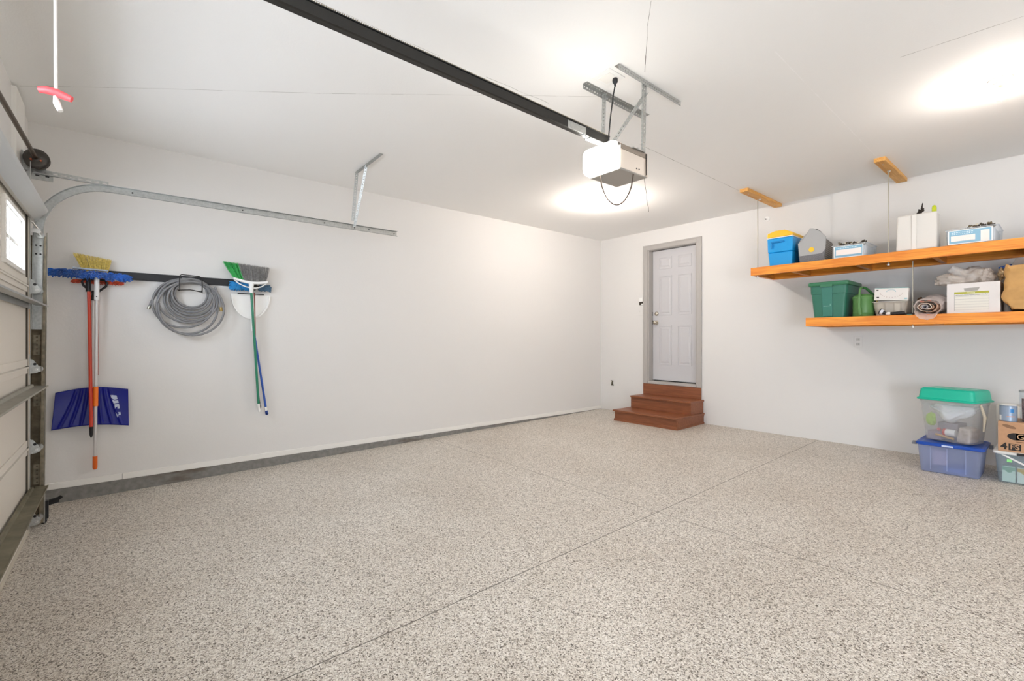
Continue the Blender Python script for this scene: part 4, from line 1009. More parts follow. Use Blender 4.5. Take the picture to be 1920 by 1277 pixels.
MB(local=True).cyl((-0.002, -0.1505, 0.135), (-0.002, -0.154, 0.135), 0.026, n=28).build('round_badge', mat('badge_yellow', 'f6c52b', 0.4), pcx)
b = MB(local=True)
b.hexa([(-0.105, -0.127, 0.0), (0.118, -0.127, 0.0), (0.118, 0.24, 0.0), (-0.105, 0.24, 0.0)], [(-0.125, -0.127, 0.245), (0.128, -0.127, 0.245), (0.128, 0.24, 0.245), (-0.125, 0.24, 0.245)])
def mesh_mat():
    m = mat('carrier_mesh', '8d8882', 0.7); nt = m.node_tree; bs = nt.nodes['Principled BSDF']
    tc = nt.nodes.new('ShaderNodeTexCoord'); br = nt.nodes.new('ShaderNodeTexBrick'); br.offset = 0.0
    mp = nt.nodes.new('ShaderNodeMapping'); mp.inputs['Rotation'].default_value = (radians(90), 0, radians(90))
    br.inputs['Scale'].default_value = 1; br.inputs['Brick Width'].default_value = 0.018; br.inputs['Row Height'].default_value = 0.022; br.inputs['Mortar Size'].default_value = 0.0035
    br.inputs['Color1'].default_value = lin('4b443d'); br.inputs['Color2'].default_value = lin('57504a'); br.inputs['Mortar'].default_value = lin('a09a93')
    sx = nt.nodes.new('ShaderNodeSeparateXYZ'); cb = nt.nodes.new('ShaderNodeCombineXYZ')
    nt.links.new(tc.outputs['Object'], sx.inputs[0]); nt.links.new(sx.outputs[1], cb.inputs[0]); nt.links.new(sx.outputs[2], cb.inputs[1])
    nt.links.new(cb.outputs[0], br.inputs['Vector']); nt.links.new(br.outputs['Color'], bs.inputs['Base Color'])
    return m
b.build('mesh_body', mesh_mat(), pcx, bevel=0.01)
b = MB(local=True); b.hexa([(-0.125, -0.127, 0.2455), (0.128, -0.127, 0.2455), (0.128, 0.24, 0.2455), (-0.125, 0.24, 0.2455)], [(-0.03, -0.127, 0.355), (0.02, -0.127, 0.355), (0.02, 0.20, 0.31), (-0.03, 0.20, 0.31)])
b.build('hood', GRM, pcx, bevel=0.006)
b = MB(local=True); b.tube([(0.035, -0.13, 0.352), (0.045, -0.06, 0.352), (0.06, 0.0, 0.335)], 0.009, 10); b.build('handle', BLACK, pcx, smooth=60)

CLR = clear_mat('clear_box', 'e8ecec', 0.28)
def label_box(x0, x1, y0, y1, h, lab, rich, seed):
    t = thing('clear_bin', lab, 'storage box', ((x0 + x1) / 2, (y0 + y1) / 2, ZU))
    b = MB(); tub_shell(b, (x1 - x0) - 0.01, (y1 - y0) - 0.01, x1 - x0, y1 - y0, ZU + 0.001, ZU + h, 0.012, 0.003, (x0 + x1) / 2, (y0 + y1) / 2)
    b.build('tub', CLR, t)
    lw = x1 - x0 - 0.05; a = x0 + 0.015
    BLU = mat('label_blue', '86b4cc', 0.5); WHT = mat('label_white', 'f0efee', 0.5)
    yy = y0 - 0.0005
    MB().bx(a, a + lw, yy - 0.001, yy, ZU + 0.008, ZU + h - 0.012).build('label_sheet', WHT, t)
    b = MB(); b.bx(a + 0.008, a + lw - 0.008, yy - 0.0018, yy - 0.001, ZU + 0.015, ZU + h - 0.018); b.build('label_panel', BLU, t)
    b = MB(); b.bx(a + 0.02, a + lw * (0.62 if rich else 0.94), yy - 0.0026, yy - 0.0018, ZU + 0.035, ZU + h - (0.062 if rich else 0.048))
    if rich: b.bx(a + lw * 0.74, a + lw * 0.93, yy - 0.0026, yy - 0.0018, ZU + 0.016, ZU + h - 0.035)
    b.build('label_block', mat('label_pink_white', 'f2e6e0', 0.5), t)
    b = MB(); rnd = random.Random(seed); xx = a + 0.025
    while xx < a + lw * (0.55 if rich else 0.8):
        wd = rnd.uniform(0.006, 0.013); b.bx(xx, xx + wd, yy - 0.0034, yy - 0.0026, ZU + h - 0.036, ZU + h - 0.030)
        if rich: b.bx(xx, xx + wd * 0.8, yy - 0.0034, yy - 0.0026, ZU + h - 0.050, ZU + h - 0.045)
        b.bx(xx, xx + wd * 0.5, yy - 0.0034, yy - 0.0026, ZU + 0.045, ZU + 0.048)
        xx += wd + 0.005
    b.build('label_print', mat('label_print', 'e2f0f6', 0.5), t)
    # jumble of small ornament caps on top
    g = MB(); g.cur = 0
    for i in range(80):
        cx_ = rnd.uniform(x0 + 0.05 + (0.08 if rich else 0), x1 - 0.03); cy2 = rnd.uniform(y0 + 0.02, y0 + 0.16); cz2 = ZU + h + rnd.uniform(-0.008, 0.026)
        g.cur = rnd.choice((0, 0, 1, 2))
        g.lathe((cx_, cy2, cz2), [(0.002, -0.010), (0.009, -0.006), (0.010, 0.002), (0.006, 0.008), (0.002, 0.011)], 'z', 8)
        if rnd.random() < 0.5: g.tube([(cx_, cy2, cz2), (cx_ + rnd.uniform(-.02, .02), cy2 + rnd.uniform(-.02, .02), cz2 + 0.012)], 0.003, 6)
    j = g.build('hardware_heap', [mat('dull_bronze', '6f634d', 0.5, 0.4), mat('dark_bits', '3d352a', 0.6), mat('pale_bits', 'cfc8b8', 0.4)], smooth=50)
    tag(j, 'jumble of small bronze-coloured bits filling the ' + ('right' if rich else 'left') + ' clear bin on the upper shelf', 'hardware', kind='stuff')
    j2 = MB(); j2.bx(x0 + 0.02, x1 - 0.02, y0 + 0.012, y1 - 0.02, ZU + 0.006, ZU + h - 0.022)
    tag(j2.build('packing_board', mat('pack_white', 'e4e4e2', 0.8), bevel=0.01), 'white packing inside the ' + ('right' if rich else 'left') + ' clear bin on the upper shelf', 'packing')
    b = MB(); b.bx(x0 - 0.004, x1 + 0.004, y0 - 0.004, y0 + 0.002, ZU + h - 0.006, ZU + h); b.bx(x1 - 0.002, x1 + 0.004, y0, y1, ZU + h - 0.006, ZU + h); b.bx(x0 - 0.004, x0 + 0.002, y0, y1, ZU + h - 0.006, ZU + h); b.bx(x0, x1, y1 - 0.002, y1 + 0.004, ZU + h - 0.006, ZU + h)
    b.build('rim', clear_mat('clear_rim', 'f4f6f6', 0.6), t)
label_box(3.588, 3.895, -0.58, -0.22, 0.140, 'clear plastic bin with pale blue label beside the grey carrier', False, 11)
label_box(4.480, 4.815, -0.60, -0.20, 0.145, 'clear plastic bin with blue label right of the white tank', True, 12)

wt = thing('white_container', 'tall white plastic tank with a front rib on the upper shelf', 'container', (4.275, -0.50, ZU))
b = MB(); b.hexa([(4.120, -0.59, ZU), (4.420, -0.59, ZU), (4.420, -0.40, ZU), (4.120, -0.40, ZU)], [(4.128, -0.585, ZU + 0.345), (4.420, -0.585, ZU + 0.345), (4.420, -0.40, ZU + 0.345), (4.128, -0.40, ZU + 0.345)])
b.build('body', mat('tank_white', 'd9d6d0', 0.45), wt, bevel=0.018, seg=4)
b = MB(); b.bx(4.240, 4.275, -0.600, -0.588, ZU + 0.004, ZU + 0.335); b.build('front_rib', mat('tank_white2', 'dfdcd6', 0.4), wt, bevel=0.004)
gt = thing('green_bottle', 'lime green bottle neck rising behind the white tank', 'bottle', (4.366, -0.345, ZU))
b = MB(); b.lathe((4.366, -0.345, ZU), [(0.028, 0), (0.030, 0.01), (0.030, 0.26), (0.022, 0.33), (0.018, 0.345), (0.018, 0.425), (0.014, 0.442), (0.004, 0.45)]); b.build('bottle_body', mat('lime', 'c3cf2a', 0.4), gt, smooth=50)
bt = thing('spray_trigger', 'black spiky garden tool head standing behind the white tank', 'tool', (4.26, -0.33, ZU))
b = MB(); b.cyl((4.265, -0.34, ZU), (4.265, -0.34, ZU + 0.40), 0.012, n=12); b.build('stem', DARKM, bt)
b = MB(); c0 = Vector((4.268, -0.34, ZU + 0.405))
b.tube([c0, c0 + Vector((0.006, 0, 0.035)), c0 + Vector((0.012, 0, 0.085))], [0.012, 0.007, 0.003], 8)
for dx, dz in ((-0.022, 0.012), (0.024, 0.018), (-0.018, 0.030), (0.020, 0.034), (-0.035, -0.016)): b.tube([c0, c0 + Vector((dx * 0.7, 0, dz * 0.5)), c0 + Vector((dx, 0, dz))], [0.010, 0.009, 0.005], 8)
b.build('prongs', mat('dark_brown_iron', '2c231c', 0.5, 0.4), bt, smooth=50)

# ---------- lower shelf things
TG = mat('tote_green', '2b6c58', 0.42)
tt = thing('storage_tote', 'dark green lidded storage tote at the left of the lower shelf', 'tote', (3.57, -0.38, ZL))
TY0, TY1 = -0.60, -0.14
b = MB(); cx_, cy2 = (3.395 + 3.72) / 2, (TY0 + TY1) / 2
def rowr(w, d, z, r=0.03): return [(x, y, z) for x, y in rrect(cx_, cy2, w, d, r)]
loft(b, [rowr(0.285, 0.42, ZL), rowr(0.325, 0.455, ZL + 0.25), rowr(0.335, 0.462, ZL + 0.252), rowr(0.345, 0.472, ZL + 0.345)])
b.build('tub', TG, tt, smooth=35)
b = MB(); b.hexa([(cx_ - 0.055, TY0 + 0.012, ZL + 0.01), (cx_ + 0.035, TY0 + 0.012, ZL + 0.01), (cx_ + 0.035, TY0 + 0.05, ZL + 0.01), (cx_ - 0.055, TY0 + 0.05, ZL + 0.01)],
       [(cx_ - 0.062, TY0 - 0.010, ZL + 0.335), (cx_ + 0.040, TY0 - 0.010, ZL + 0.335), (cx_ + 0.040, TY0 + 0.03, ZL + 0.335), (cx_ - 0.062, TY0 + 0.03, ZL + 0.335)])
b.build('center_panel', mat('tote_green_light', '2f7464', 0.4), tt, bevel=0.004)
b = MB(); loft(b, [rowr(0.365, 0.492, ZL + 0.338), rowr(0.375, 0.50, ZL + 0.345), rowr(0.375, 0.50, ZL + 0.372), rowr(0.360, 0.485, ZL + 0.380)])
b.bx(cx_ - 0.065, cx_ + 0.045, TY0 - 0.026, TY0 + 0.01, ZL + 0.325, ZL + 0.352); b.build('lid', mat('tote_lid_green', '357552', 0.42), tt, smooth=35)
b = MB(); b.bx(cx_ - 0.045, cx_ + 0.02, TY0 + 0.0005, TY0 + 0.0045, ZL + 0.12, ZL + 0.124); b.bx(cx_ + 0.016, cx_ + 0.02, TY0 + 0.0005, TY0 + 0.0045, ZL + 0.12, ZL + 0.145); b.build('molded_mark', mat('mark_teal', '9ccbbf', 0.5), tt)

wcn = thing('watering_can', 'green watering can between the tote and the white boxes', 'watering can', (3.84, -0.50, ZL))
CG = mat('can_green', '558448', 0.4)
b = MB(); b.lathe((3.842, -0.50, ZL), [(0.088, 0.002), (0.092, 0.008), (0.092, 0.030), (0.094, 0.033), (0.090, 0.038), (0.090, 0.170), (0.093, 0.175), (0.093, 0.188), (0.096, 0.192), (0.094, 0.200), (0.074, 0.222), (0.050, 0.232), (0.045, 0.225)], 'z', 40); b.build('can_body', CG, wcn, smooth=35)
b = MB(); b.tube(catmull([(3.835, -0.590, ZL + 0.02), (3.832, -0.605, ZL + 0.10), (3.832, -0.602, ZL + 0.19), (3.834, -0.585, ZL + 0.275), (3.840, -0.545, ZL + 0.298)]), [0.020] * 8 + [0.014] * 8 + [0.010] * 17, 12); b.build('spout', CG, wcn, smooth=60)
b = MB(); b.tube(catmull([(3.842, -0.53, ZL + 0.298), (3.862, -0.50, ZL + 0.292), (3.885, -0.47, ZL + 0.262), (3.905, -0.455, ZL + 0.235), (3.925, -0.45, ZL + 0.20)]), 0.012, 12); b.build('top_handle', mat('can_dark_green', '356e39', 0.4), wcn, smooth=60)

# dark items between can and tub
dk = thing('garden_tool', 'dark tool with yellow grip standing behind the watering can', 'tool', (3.925, -0.36, ZL))
MB().bx(3.892, 3.920, -0.375, -0.345, ZL, ZL + 0.21).build('shank', BLACK, dk, bevel=0.004)
MB().bx(3.9205, 3.930, -0.378, -0.342, ZL + 0.13, ZL + 0.175).build('grip', mat('tool_yellow', 'd9c244', 0.5), dk, bevel=0.003)

# clear tub with flat white box on top
tb = thing('clear_tub', 'cloudy open plastic tub under the white patterned box', 'storage box', (4.07, -0.42, ZL))
b = MB(); tub_shell(b, 0.235, 0.27, 0.275, 0.31, ZL + 0.001, ZL + 0.140, 0.02, 0.003, 4.072, -0.42); b.build('tub', clear_mat('cloudy_tub', 'f1e6d6', 0.55), tb, smooth=35)
b = MB(); b.bx(3.930, 4.214, -0.58, -0.565, ZL + 0.136, ZL + 0.142); b.build('rim', clear_mat('cloudy_rim', 'f6f2ea', 0.8), tb, bevel=0.001)
for i, (x, w_, h_, c, lab) in enumerate(((3.986, 0.045, 0.125, 'ece2cf', 'cream carton at the left inside the cloudy tub'), (4.058, 0.060, 0.115, 'c4bfb6', 'grey carton in the middle of the cloudy tub'), (4.121, 0.045, 0.12, 'f2ead8', 'pale carton right of centre in the cloudy tub'), (4.162, 0.024, 0.115, 'a8a19a', 'darker narrow packet at the right inside the cloudy tub'))):
    q = MB(); q.bx(x - w_ / 2, x + w_ / 2, -0.53, -0.36, ZL + 0.007, ZL + h_)
    tag(q.build('small_carton', mat('carton_%d' % i, c, 0.6), bevel=0.002), lab, 'carton')
fb = thing('flat_box', 'thin white printed box leaning on top of the cloudy tub', 'box', (4.07, -0.50, ZL + 0.145))
Mx = Matrix.Translation((4.075, -0.50, ZL + 0.152)) @ Matrix.Rotation(radians(3), 4, 'Y')
b = MB(); b.bx(-0.132, 0.132, -0.06, 0.0, 0.0, 0.118); b.xf(Mx); b.build('carton_box', mat('box_white', 'ddd8d3', 0.5), fb, bevel=0.001)
b = MB(); b.bx(-0.132, 0.132, -0.06, 0.0, 0.1182, 0.1215); b.xf(Mx); b.build('teal_top', mat('teal_print', '5f9a98', 0.5), fb)
b = MB()
for (x, z, w_, h_) in ((-0.118, 0.092, 0.018, 0.012), (-0.113, 0.022, 0.020, 0.012)): b.bx(x, x + w_, -0.0608, -0.06, z, z + h_)
b.xf(Mx); b.build('dark_print', mat('print_dark', '4b4240', 0.6), fb)
b = MB()
for i in range(12):
    a = pi + pi * (i + 0.5) / 12; b.bx(0.075 * cos(a) * 1.15 - 0.003, 0.075 * cos(a) * 1.15 + 0.004, -0.0608, -0.06, 0.070 + 0.045 * sin(a), 0.076 + 0.045 * sin(a))
b.xf(Mx); b.build('dotted_print', mat('print_soft', 'b3a29c', 0.6), fb)
b = MB()
for i in range(14):
    a0 = pi * i / 14; a1 = pi * (i + 1) / 14
    b.add([(x_, -0.0608, z_) for x_, z_ in ((0.038 * cos(a0) - 0.0, 0.082 + 0.024 * sin(a0)), (0.038 * cos(a1), 0.082 + 0.024 * sin(a1)), (0.033 * cos(a1), 0.082 + 0.020 * sin(a1)), (0.033 * cos(a0), 0.082 + 0.020 * sin(a0)))], [(0, 1, 2, 3)])
b.bx(0.105, 0.125, -0.0608, -0.06, 0.010, 0.022); b.xf(Mx); b.build('teal_print', mat('print_teal', '8db7bd', 0.6), fb)

# flashlight-like brush
fl_ = thing('scrub_brush', 'black-handled round scrub brush lying at the shelf edge', 'brush', (4.10, -0.60, ZL))
b = MB(); AX = (Vector((0, 0.3, 1)).normalized(), Vector((0.25, 0, 0)).cross(Vector((0, 0.3, 1))).normalized(), Vector((-1, -0.35, 0.05)).normalized())
b.tube(catmull([(4.072, -0.60, ZL + 0.020), (4.13, -0.60, ZL + 0.018), (4.19, -0.598, ZL + 0.020)]), [0.011, 0.011, 0.012, 0.013, 0.014, 0.015, 0.016, 0.017, 0.018, 0.018, 0.018, 0.018, 0.018, 0.018, 0.017, 0.016, 0.013], 16); b.build('handle', BLACK, fl_, smooth=60)
b = MB(); b.tube([(4.082, -0.601, ZL + 0.020), (4.064, -0.602, ZL + 0.019), (4.046, -0.603, ZL + 0.018)], [0.013, 0.017, 0.011], 18); b.build('collar', mat('brush_white', 'dcd8d2', 0.4), fl_, smooth=60)
b = MB(); b.tube([(4.050, -0.603, ZL + 0.020), (4.022, -0.604, ZL + 0.034)], [0.011, 0.018], 18); b.build('neck', BLACK, fl_, smooth=60)
b = MB(); b.tube([(4.026, -0.604, ZL + 0.032), (4.006, -0.604, ZL + 0.041)], [0.024, 0.027], 22); b.build('head', mat('brush_head_white', 'dfe0e6', 0.4), fl_, smooth=40)
b = MB(); b.tube([(4.0062, -0.604, ZL + 0.041), (3.999, -0.604, ZL + 0.0445)], [0.030, 0.030], 22); b.build('bristle_ring', BLACK, fl_, smooth=40)

# brown bag-like thing and dark bits left of the rolled papers
bb = thing('brown_pouch', 'small dark brown cloth pouch leaning behind the pale rod', 'pouch', (4.24, -0.22, ZL))
b = MB(); b.hexa([(4.190, -0.265, ZL + 0.001), (4.290, -0.265, ZL + 0.001), (4.290, -0.18, ZL + 0.001), (4.190, -0.18, ZL + 0.001)], [(4.225, -0.25, ZL + 0.175), (4.255, -0.25, ZL + 0.195), (4.255, -0.20, ZL + 0.195), (4.225, -0.20, ZL + 0.175)])
b.build('pouch_body', mat('brown_cloth', '5b4531', 0.9, bump=0.4, scale=60), bb, bevel=0.01, seg=3)
tc_ = MB(); tc_.tube(catmull([(4.165, -0.585, ZL + 0.012), (4.20, -0.58, ZL + 0.012), (4.24, -0.575, ZL + 0.010), (4.275, -0.58, ZL + 0.014)]), 0.009, 8)
tag(tc_.build('dark_cord', BLACK, smooth=60), 'short black cord lying at the foot of the pale rod', 'cord')
tq = MB(); tq.bx(4.205, 4.245, -0.598, -0.592 + 0.02, ZL, ZL + 0.007)
tag(tq.build('teal_tag', mat('teal_tag', '3c8f92', 0.5), bevel=0.002), 'little teal tag on the lower shelf edge by the pale rod', 'tag')

# rolled papers in a plastic bag, overhanging the beam
rpz = thing('rolled_papers', 'rolled papers wrapped in a white bag drooping over the lower shelf edge', 'rolled papers', (4.37, -0.62, ZL))
b = MB(); pts = []
c = Vector((4.36, -0.672, ZL + 0.066))
def roll(rw, rh, t0, cols, y0, y1, off=(0, 0), wob=0.0, seed=1, turns=1.9):
    rows = [[], []]
    N_ = 60
    for i in range(N_ + 1):
        t = i / N_; a = t0 + turns * 2 * pi * t; s_ = 0.35 + 0.65 * t
        x = c.x + off[0] + rw * s_ * cos(a); z = c.z + off[1] + rh * s_ * sin(a)
        x += wob * noise.noise(Vector((t * 9, seed, 0))); z += wob * noise.noise(Vector((t * 9, seed, 7)))
        rows[0].append((x, y0 + 0.02 * noise.noise(Vector((t * 6, 3, seed))), z)); rows[1].append((x, y1, z))
    return rows
b = MB(); b.sweep(roll(0.082, 0.056, 2.8, 0, -0.675, -0.33, wob=0.006)); b.build('outer_sheet', mat('paper_tan', 'b3917b', 0.7), rpz, smooth=80, solid=0.0028)
b = MB(); b.sweep(roll(0.058, 0.038, 1.0, 0, -0.685, -0.35, (-0.010, 0.002), wob=0.006, seed=5, turns=1.6)); b.build('inner_sheet', mat('paper_cream', 'eadccb', 0.7), rpz, smooth=80, solid=0.003)
b = MB(); b.sweep(roll(0.030, 0.022, 0.4, 0, -0.69, -0.40, (-0.014, 0.002), wob=0.006, seed=9, turns=1.8)); b.build('core_sheet', mat('paper_print', 'b9b4ba', 0.6, var=0.5, scale=70), rpz, smooth=80, solid=0.002)
b = MB(); rows = []
for j in range(11):
    v = j / 10
    row = []
    for i in range(36):
        a = 2 * pi * i / 36
        rx_ = 0.094 + 0.012 * v; rz2 = 0.068
        y = (-0.690, -0.668, -0.636, -0.60, -0.56, -0.52, -0.48, -0.44, -0.40, -0.37, -0.342)[j]
        x = c.x + rx_ * cos(a) + 0.012 * v; z = c.z + rz2 * sin(a) + 0.01 * v
        if a > pi and y < -0.645: z -= 0.050 * (abs(sin(a)) ** 0.9)
        if sin(a) > 0 : z += 0.055 * sin(a) * v + 0.04 * max(0, cos(a)) * v
        p = crumple((x, y, z), 0.016, 26, 2.0)
        if j <= 1: p.y = min(p.y, -0.652)
        else: p.z = max(p.z, ZL + 0.005); p.y = max(p.y, -0.648 + 0.01 * (j - 2))
        row.append(p)
    rows.append(row)
loft(b, rows, cap=False); b.build('plastic_bag', clear_mat('white_bag', 'f6eeec', 0.88, 0.3), rpz, smooth=50)
b = MB(); b.grid(lambda u, v: crumple((4.30 + 0.16 * u + 0.02 * v, -0.60 + 0.16 * v, ZL + 0.098 + 0.085 * v * (1 - abs(2 * u - 1.25) * 0.7)), 0.020, 22, 4.0), 18, 12)
b.build('bag_mouth', clear_mat('white_bag', 'f2e9e6', 0.75, 0.3), rpz, smooth=50)
b = MB()
for (x, w_) in ((4.300, 0.035), (4.36, 0.022)): b.grid(lambda u, v: crumple((x + w_ * u, -0.60 - 0.014, ZL + 0.115 + 0.012 * v + 0.15 * (x - 4.30)), 0.010, 22, 4.0), 6, 3)
b.build('red_print', mat('faded_red', 'd98a78', 0.6), rpz)

# file box
bx = thing('file_box', 'white cardboard file box with olive label strip', 'file box', (4.66, -0.45, ZL))
FX0, FX1, FY0, FY1, FZ1 = 4.487, 4.824, -0.600, -0.20, ZL + 0.268
b = MB(); b.bx(FX0, FX1, FY0, FY1, ZL + 0.001, FZ1); b.build('carton', mat('file_white', 'dad5d2', 0.6), bx, bevel=0.003)
b = MB(); b.bx(FX0 - 0.004, FX1 + 0.004, FY0 - 0.004, FY1 + 0.004, FZ1 - 0.035, FZ1 + 0.003); 
yy = FY0 - 0.0006
b = MB(); pr = [(4.598, 0.222), (4.700, 0.226), (4.692, 0.204), (4.684, 0.197), (4.612, 0.194), (4.604, 0.200)]
b.prism([(x, yy - 0.0006, ZL + z) for x, z in pr], (0, 0.0012, 0)); b.build('hand_hole', mat('hole_grey', 'a09d98', 0.8), bx)
b = MB(); b.bx(4.537, 4.758, yy - 0.0008, yy, ZL + 0.172, ZL + 0.190); b.build('olive_band', mat('olive', 'a2a12c', 0.5), bx)
b = MB(); b.bx(4.537, 4.758, yy - 0.0006, yy, ZL + 0.022, ZL + 0.172); b.build('label_sheet', mat('label_cream', 'dcd9cf', 0.6), bx)
b = MB()
for i in range(6): z = ZL + 0.030 + 0.0235 * i; b.bx(4.539, 4.756, yy - 0.0014, yy - 0.0006, z, z + 0.0014)
b.bx(4.537, 4.5385, yy - 0.0014, yy - 0.0006, ZL + 0.022, ZL + 0.172); b.bx(4.7565, 4.758, yy - 0.0014, yy - 0.0006, ZL + 0.022, ZL + 0.172); b.build('ruled_lines', mat('line_grey', '8f8f92', 0.6), bx)
b = MB(); rnd = random.Random(5); pts = []
for i in range(120):
    t = i / 119; pts.append((4.545 + 0.205 * t + 0.002 * sin(i * 2.1), yy - 0.0016, ZL + 0.161 + 0.0055 * sin(i * 1.35 + 2 * sin(i * 0.3)) * (0.5 + 0.5 * rnd.random())))
b.tube(pts, 0.0007, 4); b.build('handwriting', mat('ink_grey', '55565c', 0.7), bx)
b = MB(); 
for i in range(9): b.bx(4.618 + 0.006 * i, 4.622 + 0.006 * i, yy - 0.0015, yy - 0.0008, ZL + 0.179, ZL + 0.184)
b.build('band_print', mat('band_white', 'eef0d8', 0.5), bx)

# bubble wrap on top of the file box
def blob(c, r, sc, amp, seed, nu=36, nv=22, flat=None):
    mb = MB(); rows = []
    for j in range(nv + 1):
        ph = pi * (j / nv) * 0.98 + 0.01; row = []
        for i in range(nu):
            a = 2 * pi * i / nu; d = Vector((cos(a) * sin(ph), sin(a) * sin(ph), cos(ph)))
            p = Vector((d.x * r[0], d.y * r[1], d.z * r[2]))
            k = 1 + amp * (noise.noise(d * sc + Vector((seed, 0, 0))) + 0.5 * noise.noise(d * sc * 2.3 + Vector((0, seed, 0))) + 0.25 * noise.noise(d * sc * 5 + Vector((0, 0, seed))))
            p = p * k + Vector(c)
            if flat is not None: p.z = max(p.z, flat)
            row.append(p)
        rows.append(row)
    loft(mb, rows); return mb
bw = thing('bubble_wrap', 'crumpled clear bubble wrap heaped on the white file box', 'bubble wrap', (4.62, -0.42, FZ1 + 0.004))
BW = clear_mat('bubble_plastic', 'f4ebe1', 0.80, 0.28)
nt = BW.node_tree
tcn = nt.nodes.new('ShaderNodeTexCoord'); vr = nt.nodes.new('ShaderNodeTexVoronoi'); vr.inputs['Scale'].default_value = 75
bmp = nt.nodes.new('ShaderNodeBump'); bmp.inputs['Strength'].default_value = 0.5; bmp.inputs['Distance'].default_value = 0.004
nt.links.new(tcn.outputs['Object'], vr.inputs[0]); nt.links.new(vr.outputs['Distance'], bmp.inputs['Height'])
for n_ in nt.nodes:
    if n_.type in ('BSDF_GLOSSY', 'BSDF_DIFFUSE'): nt.links.new(bmp.outputs[0], n_.inputs['Normal'])
b = MB()
for (cc, rr, sd) in (((4.63, -0.42, FZ1 + 0.055), (0.14, 0.14, 0.098), 1.0), ((4.50, -0.46, FZ1 + 0.035), (0.105, 0.10, 0.070), 4.0), ((4.725, -0.46, FZ1 + 0.062), (0.055, 0.09, 0.068), 6.0)):
    m1 = blob(cc, rr, 2.2, 0.35, sd, 44, 26, FZ1 + 0.005); b.add(m1.v, m1.f)
b.build('wrap_heap', BW, bw, smooth=70)
b = MB(); pts = [(4.505, -0.50, FZ1 + 0.160), (4.52, -0.50, FZ1 + 0.140), (4.56, -0.49, FZ1 + 0.110), (4.62, -0.48, FZ1 + 0.075), (4.67, -0.47, FZ1 + 0.05)]
b.tube(catmull(pts, 6), [0.026 + 0.012 * sin(i / 24 * pi) for i in range(25)], 16)
for i in range(len(b.v)): b.v[i] = crumple(b.v[i], 0.018, 20, 3)
b.build('wrap_roll', clear_mat('bubble_plastic_bright', 'f2efec', 0.75, 0.25), bw, smooth=70)

# paper bag
pg = thing('paper_bag', 'crumpled brown paper grocery bag at the right end of the lower shelf', 'paper bag', (5.0, -0.45, ZL))
KR = mat('kraft_paper', 'bd9259', 0.75, bump=0.1, scale=20, var=0.08)
b = MB(); rows = []
for j in range(26):
    v = j / 25; row = []
    z = ZL + 0.012 + 0.385 * v
    w_ = 0.26 - 0.09 * (1 - v) ** 2.2 * 1.0 ; d_ = 0.36 - 0.05 * (1 - v) ** 2
    for i, (x, y) in enumerate(rrect(4.985, -0.42, 0.285 if v > .25 else 0.285 - 0.10 * (0.25 - v) / 0.25, 0.42, 0.035, 6)):
        nn = len(rows)
        p = crumple((x, y, z), 0.030, 9, 8.0); p = crumple(p, 0.012, 24, 3.0)
        row.append(p)
    rows.append(row)
loft(b, rows, cap=True)
for i, p in enumerate(b.v):
    if p.z < ZL + 0.004: p.z = ZL + 0.004
    if p.y < -0.655: p.y = -0.655
b.build('bag_body', KR, pg, smooth=25)
gy = MB(); gy.hexa([(4.875, -0.40, ZL + 0.40), (5.05, -0.40, ZL + 0.40), (5.05, -0.30, ZL + 0.40), (4.875, -0.30, ZL + 0.40)], [(4.905, -0.40, ZL + 0.47), (5.07, -0.40, ZL + 0.47), (5.07, -0.30, ZL + 0.47), (4.905, -0.30, ZL + 0.47)])
tag(gy.build('grey_carton', mat('carton_taupe', 'a5998f', 0.6), bevel=0.002), 'grey carton corner poking out of the top of the paper bag', 'carton')
bl_ = MB(); bl_.tube(catmull([(4.795, -0.34, ZL + 0.400), (4.84, -0.34, ZL + 0.412), (4.885, -0.34, ZL + 0.418)]), [0.004] + [0.012] * 14 + [0.010, 0.006], 12)
tag(bl_.build('blue_tube', mat('blue_tube', '2a62b8', 0.35), smooth=60), 'blue tube tip between the bubble wrap and paper bag', 'tube')
sn = blob((4.818, -0.40, ZL + 0.345), (0.022, 0.05, 0.050), 3, 0.4, 12, 30, 18)
tag(sn.build('snack_bag', mat('cream_foil', 'dcc39a', 0.35, 0.2, bump=0.4, scale=40, var=0.3), smooth=60), 'shiny cream and gold packet wedged beside the paper bag', 'packet')

# ================================================================== FLOOR STACK
def tubmb(cx, cy, w0, d0, w1, d1, z0, z1, r=0.03, t=0.003, local=False):
    b = MB(local=local); tub_shell(b, w0, d0, w1, d1, z0, z1, r, t, cx, cy); return b
zf = fz(-0.5)
b1 = thing('storage_bin', 'translucent bluish bin with blue lid, bottom of the left stack', 'storage bin', (4.51, -0.51, zf))
tubmb(4.512, -0.50, 0.385, 0.40, 0.425, 0.44, zf + 0.002, 0.240, 0.03, 0.004).build('tub', clear_mat('blue_frost', 'c3cbe6', 0.55, 0.3, (0.90, 0.93, 1.0)), b1, smooth=35)
def rw(w, d, z, r=0.03, cx=4.517, cy=-0.50): return [(x, y, z) for x, y in rrect(cx, cy, w, d, r)]
b = MB(); loft(b, [rw(0.445, 0.465, 0.235), rw(0.455, 0.475, 0.240), rw(0.455, 0.475, 0.258), rw(0.43, 0.45, 0.264), rw(0.40, 0.42, 0.256)])
b.build('lid', mat('lid_blue', '1448a8', 0.3), b1, smooth=35)
b = MB(); b.bx(4.26, 4.292, -0.70, -0.66, 0.225, 0.252); b.tube([(4.285, -0.69, 0.245), (4.262, -0.69, 0.236), (4.262, -0.66, 0.236)], 0.007, 8); b.bx(4.742, 4.765, -0.40, -0.34, 0.215, 0.250)
b.build('latch', mat('latch_grey', '6f7078', 0.5), b1, bevel=0.003)
